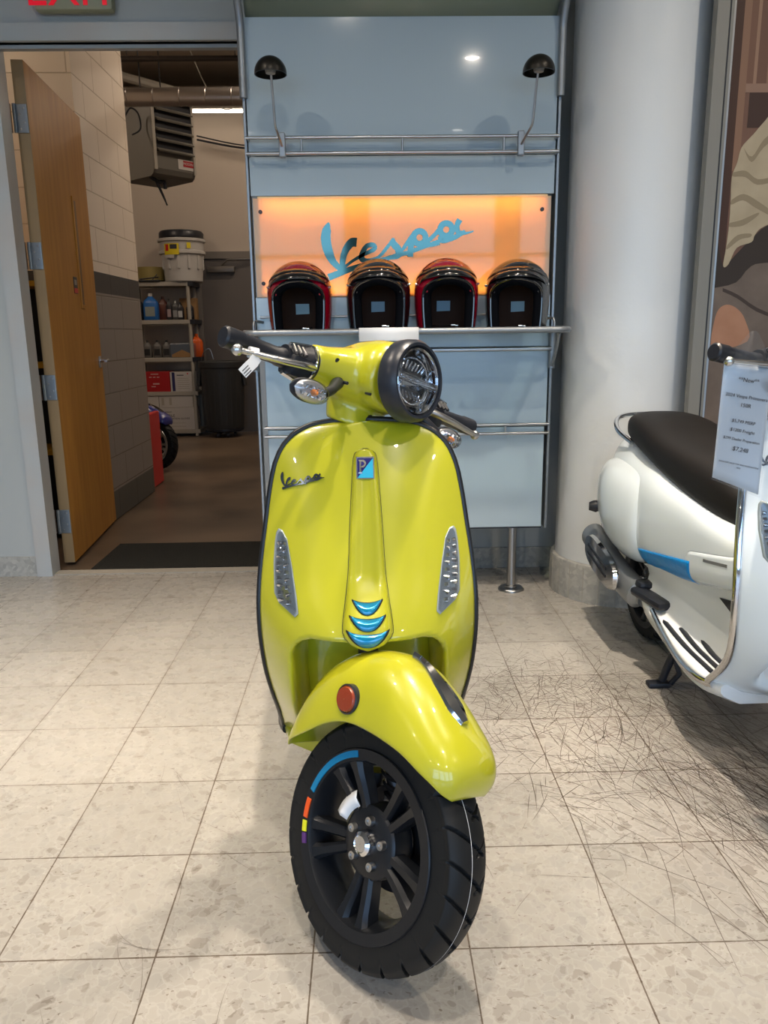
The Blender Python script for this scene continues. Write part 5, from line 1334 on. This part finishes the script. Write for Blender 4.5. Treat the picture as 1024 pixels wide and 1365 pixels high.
pq('poster_window', [(.142, 1.90), (.30, 1.90), (.30, 2.03), (.142, 2.03)], pm('window', (.05, .028, .022)), .0011)
pq('poster_sill', [(.125, 2.02), (.40, 2.02), (.40, 2.05), (.125, 2.05)], pm('sill', (.24, .15, .11)), .0012)
pq('poster_shadow', sp2([(.066, 1.50), (.097, 1.40), (.141, 1.45), (.30, 1.58), (.62, 1.62), (.62, 1.2), (.258, 1.40), (.152, 1.34), (.066, 1.30)], 3), pm('shadow', (.035, .026, .021)), .0013)
pq('poster_trousers', sp2([(.062, 1.325), (.15, 1.345), (.204, 1.405), (.30, 1.42), (.75, 1.45), (.75, .55), (.062, .55)], 3), pm('trousers', (.155, .12, .098), (.11, .085, .07)), .0015)
pq('poster_crease', sp2([(.10, 1.325), (.16, 1.30), (.24, 1.25), (.34, 1.21), (.34, 1.20), (.24, 1.235), (.16, 1.285), (.10, 1.312)], 3), pm('crease', (.05, .036, .03)), .0017)
pq('poster_skin', sp2([(.070, 1.15), (.085, 1.235), (.12, 1.262), (.165, 1.245), (.20, 1.20), (.215, 1.12), (.07, 1.08)], 4), pm('skin', (.38, .20, .125), (.30, .14, .08)), .0019)
pq('poster_jacket', sp2([(.60, 2.14), (.30, 2.02), (.209, 1.925), (.169, 1.878), (.128, 1.832), (.116, 1.78), (.100, 1.728), (.103, 1.635), (.104, 1.555), (.1, 1.473), (.094, 1.408), (.114, 1.413), (.141, 1.473), (.197, 1.494), (.208, 1.521), (.246, 1.553), (.40, 1.60), (.62, 1.60)], 4), pm('jacket', (.40, .335, .235), (.32, .265, .18)), .0021)
for P in ([(.104, 1.745), (.15, 1.75), (.20, 1.72), (.27, 1.73), (.27, 1.715), (.20, 1.70), (.15, 1.728), (.104, 1.73)], [(.106, 1.648), (.15, 1.668), (.21, 1.64), (.27, 1.60), (.27, 1.585), (.20, 1.618), (.15, 1.645), (.106, 1.63)], [(.106, 1.565), (.15, 1.575), (.21, 1.60), (.21, 1.588), (.16, 1.555), (.106, 1.55)], [(.104, 1.485), (.14, 1.52), (.19, 1.525), (.19, 1.512), (.15, 1.503), (.104, 1.468)], [(.135, 1.83), (.17, 1.80), (.21, 1.86), (.27, 1.90), (.27, 1.88), (.21, 1.83), (.17, 1.78)]):
    pq('poster_fold', sp2(P + P[:1], 4)[:-1], pm('fold', (.235, .19, .125)), .0023)

# ------------------------------------------------------------------ the two scooters of the showroom
ys = make_scooter('yellow_scooter', (-.0065, 1.3016, 0), 0, 44.66, M['yellow'], M['trim'], dict(decals=True, chalk=True))
tag(ys, 'lime yellow scooter with black wheel and turned handlebar', 'scooter')
ws = make_scooter('white_scooter', (1.135, 1.50, 0), math.radians(1.5), 24, M['white'], M['chrome'], dict(chrome=True, tape=True, inner=M['whiteplastic'], trim_r=.0108, slot=M['blackpl']))
tag(ws, 'white scooter with chrome trim and black seat under a hanging price sheet', 'scooter')

# valve tag on the wheel, tag on the lever
th = math.radians(44.66); ST = Matrix.Translation(AX0) @ Matrix.Rotation(th, 4, AXD) @ Matrix.Translation(-AX0)
def on_scooter(o, root=ys): o.matrix_world = Matrix.Translation(root.location) @ Matrix.Rotation(root.rotation_euler.z, 4, 'Z') @ ST @ o.matrix_world; return o
V = []
for k in range(9):
    a = math.radians(132 + 5.2 * k); 
    for r_, x_ in ((.066, -.034), (.082, -.040), (.096, -.034)): V.append((x_, -r_ * math.cos(a), .23 + r_ * math.sin(a)))
F = [(3*i+a, 3*i+a+1, 3*i+a+4, 3*i+a+3) for i in range(8) for a in (0, 1)]
o = mesh('wheel_tag', V, F, M['paper']); mod(o, 'SOLIDIFY', thickness=.0006); on_scooter(o); tag(o, 'white paper tag wrapped on a front wheel spoke', 'tag')
g = G(); g.tube([(-.332, .396, 1.038), (-.315, .393, 1.040)], .0108, 14)
V = []; P = [(-.321, .385, 1.036), (-.328, .381, 1.023), (-.340, .377, 1.008), (-.348, .375, .996)]
for x_, y_, z_ in P: V += [(x_ - .008, y_, z_ + .004), (x_ + .012, y_ - .002, z_ - .006)]
g.add(V, [(2*i, 2*i+1, 2*i+3, 2*i+2) for i in range(3)])
o = g.ob('lever_tag', M['paper']); on_scooter(o); tag(o, 'small white tag looped around the yellow scooter brake lever', 'tag')
for k in range(3):
    q = mesh('tag_print', [(-.339 + k*.0045, .3745, 1.014 - .0035*k), (-.3375 + k*.0045, .3745, 1.013 - .0035*k), (-.3475 + k*.0045, .3725, .999 - .0035*k), (-.349 + k*.0045, .3725, 1.000 - .0035*k)], [(0, 1, 2, 3)], M['ink'], o, smooth=False)

# price sheet in a clear sleeve hanging from the white scooter's grip
ps = empty('price_sheet', (.872, 1.79, .0), math.radians(0)); tag(ps, 'printed price sheet in a clear sleeve hanging from the white scooter handlebar', 'sign')
sw = .0
def sheet(u, v): return (u, 0, v)
def SH(u, v, e=0):      # u 0..1 across, v 0..1 up
    return Vector((-.058 + .113 * u + .006 * (v - .5), -e + .008 * math.sin(u * PI) * (.5 - v), .829 - .044 * u + v * (.268 + .025 * u)))
V = []; n = 12
for i in range(n + 1):
    for j in range(n + 1): V.append(SH(i / n, j / n))
pg = mesh('printed_page', V, [(i*(n+1)+j, (i+1)*(n+1)+j, (i+1)*(n+1)+j+1, i*(n+1)+j+1) for i in range(n) for j in range(n)], M['paper'], ps); mod(pg, 'SOLIDIFY', thickness=.0008)
V = []
for i in range(11):
    for j in range(11): V.append(SH(-.03 + 1.06 * i / 10, -.02 + 1.02 * j / 10, .0035))
F = [(i*11+j, (i+1)*11+j, (i+1)*11+j+1, i*11+j+1) for i in range(10) for j in range(10)]
for i in range(11): V.append(Vector((-.005 + .03 * i / 10, .008, 1.165 - .0004 * (i - 5) ** 2)))
F += [(i*11+10, (i+1)*11+10, 121+i+1, 121+i) for i in range(10)]
sl = mesh('plastic_sleeve', V, F, thin_glass('sleeve_plastic', (.93, .95, .97), .12, .15), ps, smooth=False)
for body, v, size in (('**New**', .88, .0135), ('2024 Vespa Primavera', .745, .0112), ('150R', .675, .0125), ('$5,749 MSRP', .54, .0105), ('$1200 Freight', .465, .0105), ('$299 Dealer Preparation', .39, .0088), ('$7,248', .31, .0140), ('EXCLUDES SALES TAX AND REGISTRATION', .185, .0050), ('FEES', .155, .0050)):
    p = SH(.5, v, 0); p.y = -.0055 + min(0, .008 * (.5 - v))
    txt(body, size, tuple(p), (PI/2, math.radians(14 - 6 * v), 0), M['ink'], pg, .0002)

# ------------------------------------------------------------------ ceiling lamps, light and sky
for i, (x, y) in enumerate(((.91, -.24), (1.05, -2.56), (-1.27, -2.6), (-3.3, -.3), (3.1, -.3), (-1.5, 1.55), (1.7, 1.75), (-3.3, -2.6), (3.2, -2.6), (-.1, .9), (-1.1, 2.2), (.5, 2.15))):
    t = empty('ceiling_spot', (x, y, CZ)); tag(t, 'round ceiling lamp of the showroom', 'lamp', 'round ceiling lamps')
    g = G(); g.lathe([(.085, 0), (.085, -.05), (.075, -.05), (.07, -.01), (.001, -.01)], 28, 'Z'); g.ob('housing', M['ceil'], t, sharp=40)
    g = G(); g.lathe([(.001, -.03), (.068, -.03)], 28, 'Z'); g.ob('lamp_disc', M['lampw'], t)
    la = bpy.data.lights.new('spot_light', 'AREA'); la.shape = 'DISK'; la.size = .10; la.energy = 22 if i < 10 else 16; la.color = (1, .86, .70); la.spread = math.radians(150 if i < 10 else 62)
    lo = bpy.data.objects.new('spot_light', la); lo.location = (0, 0, -.034); link(lo, t)
w = bpy.data.worlds.new('sky'); sc.world = w; w.use_nodes = True; nt = w.node_tree; bg = nt.nodes['Background']
tc = nt.nodes.new('ShaderNodeTexCoord'); sp = nt.nodes.new('ShaderNodeSeparateXYZ'); rp = nt.nodes.new('ShaderNodeValToRGB')
nt.links.new(tc.outputs['Generated'], sp.inputs[0]); nt.links.new(sp.outputs[2], rp.inputs[0]); nt.links.new(rp.outputs[0], bg.inputs[0])
e = rp.color_ramp.elements; e[0].position = 0; e[0].color = (.52, .76, 1, 1); e[1].position = .5; e[1].color = (.28, .52, 1, 1)
bg.inputs[1].default_value = 4.6
la = bpy.data.lights.new('back_room_light', 'AREA'); 
bpy.data.lights.remove(la)

sc.view_settings.view_transform = 'Standard'; sc.view_settings.look = 'None'; sc.view_settings.gamma = 1; sc.view_settings.use_curve_mapping = False
sc.view_settings.exposure = 0.08
sc.cycles.use_denoising = True; sc.cycles.max_bounces = 8; sc.cycles.caustics_reflective = False; sc.cycles.caustics_refractive = False
sc.cycles.sample_clamp_indirect = 6
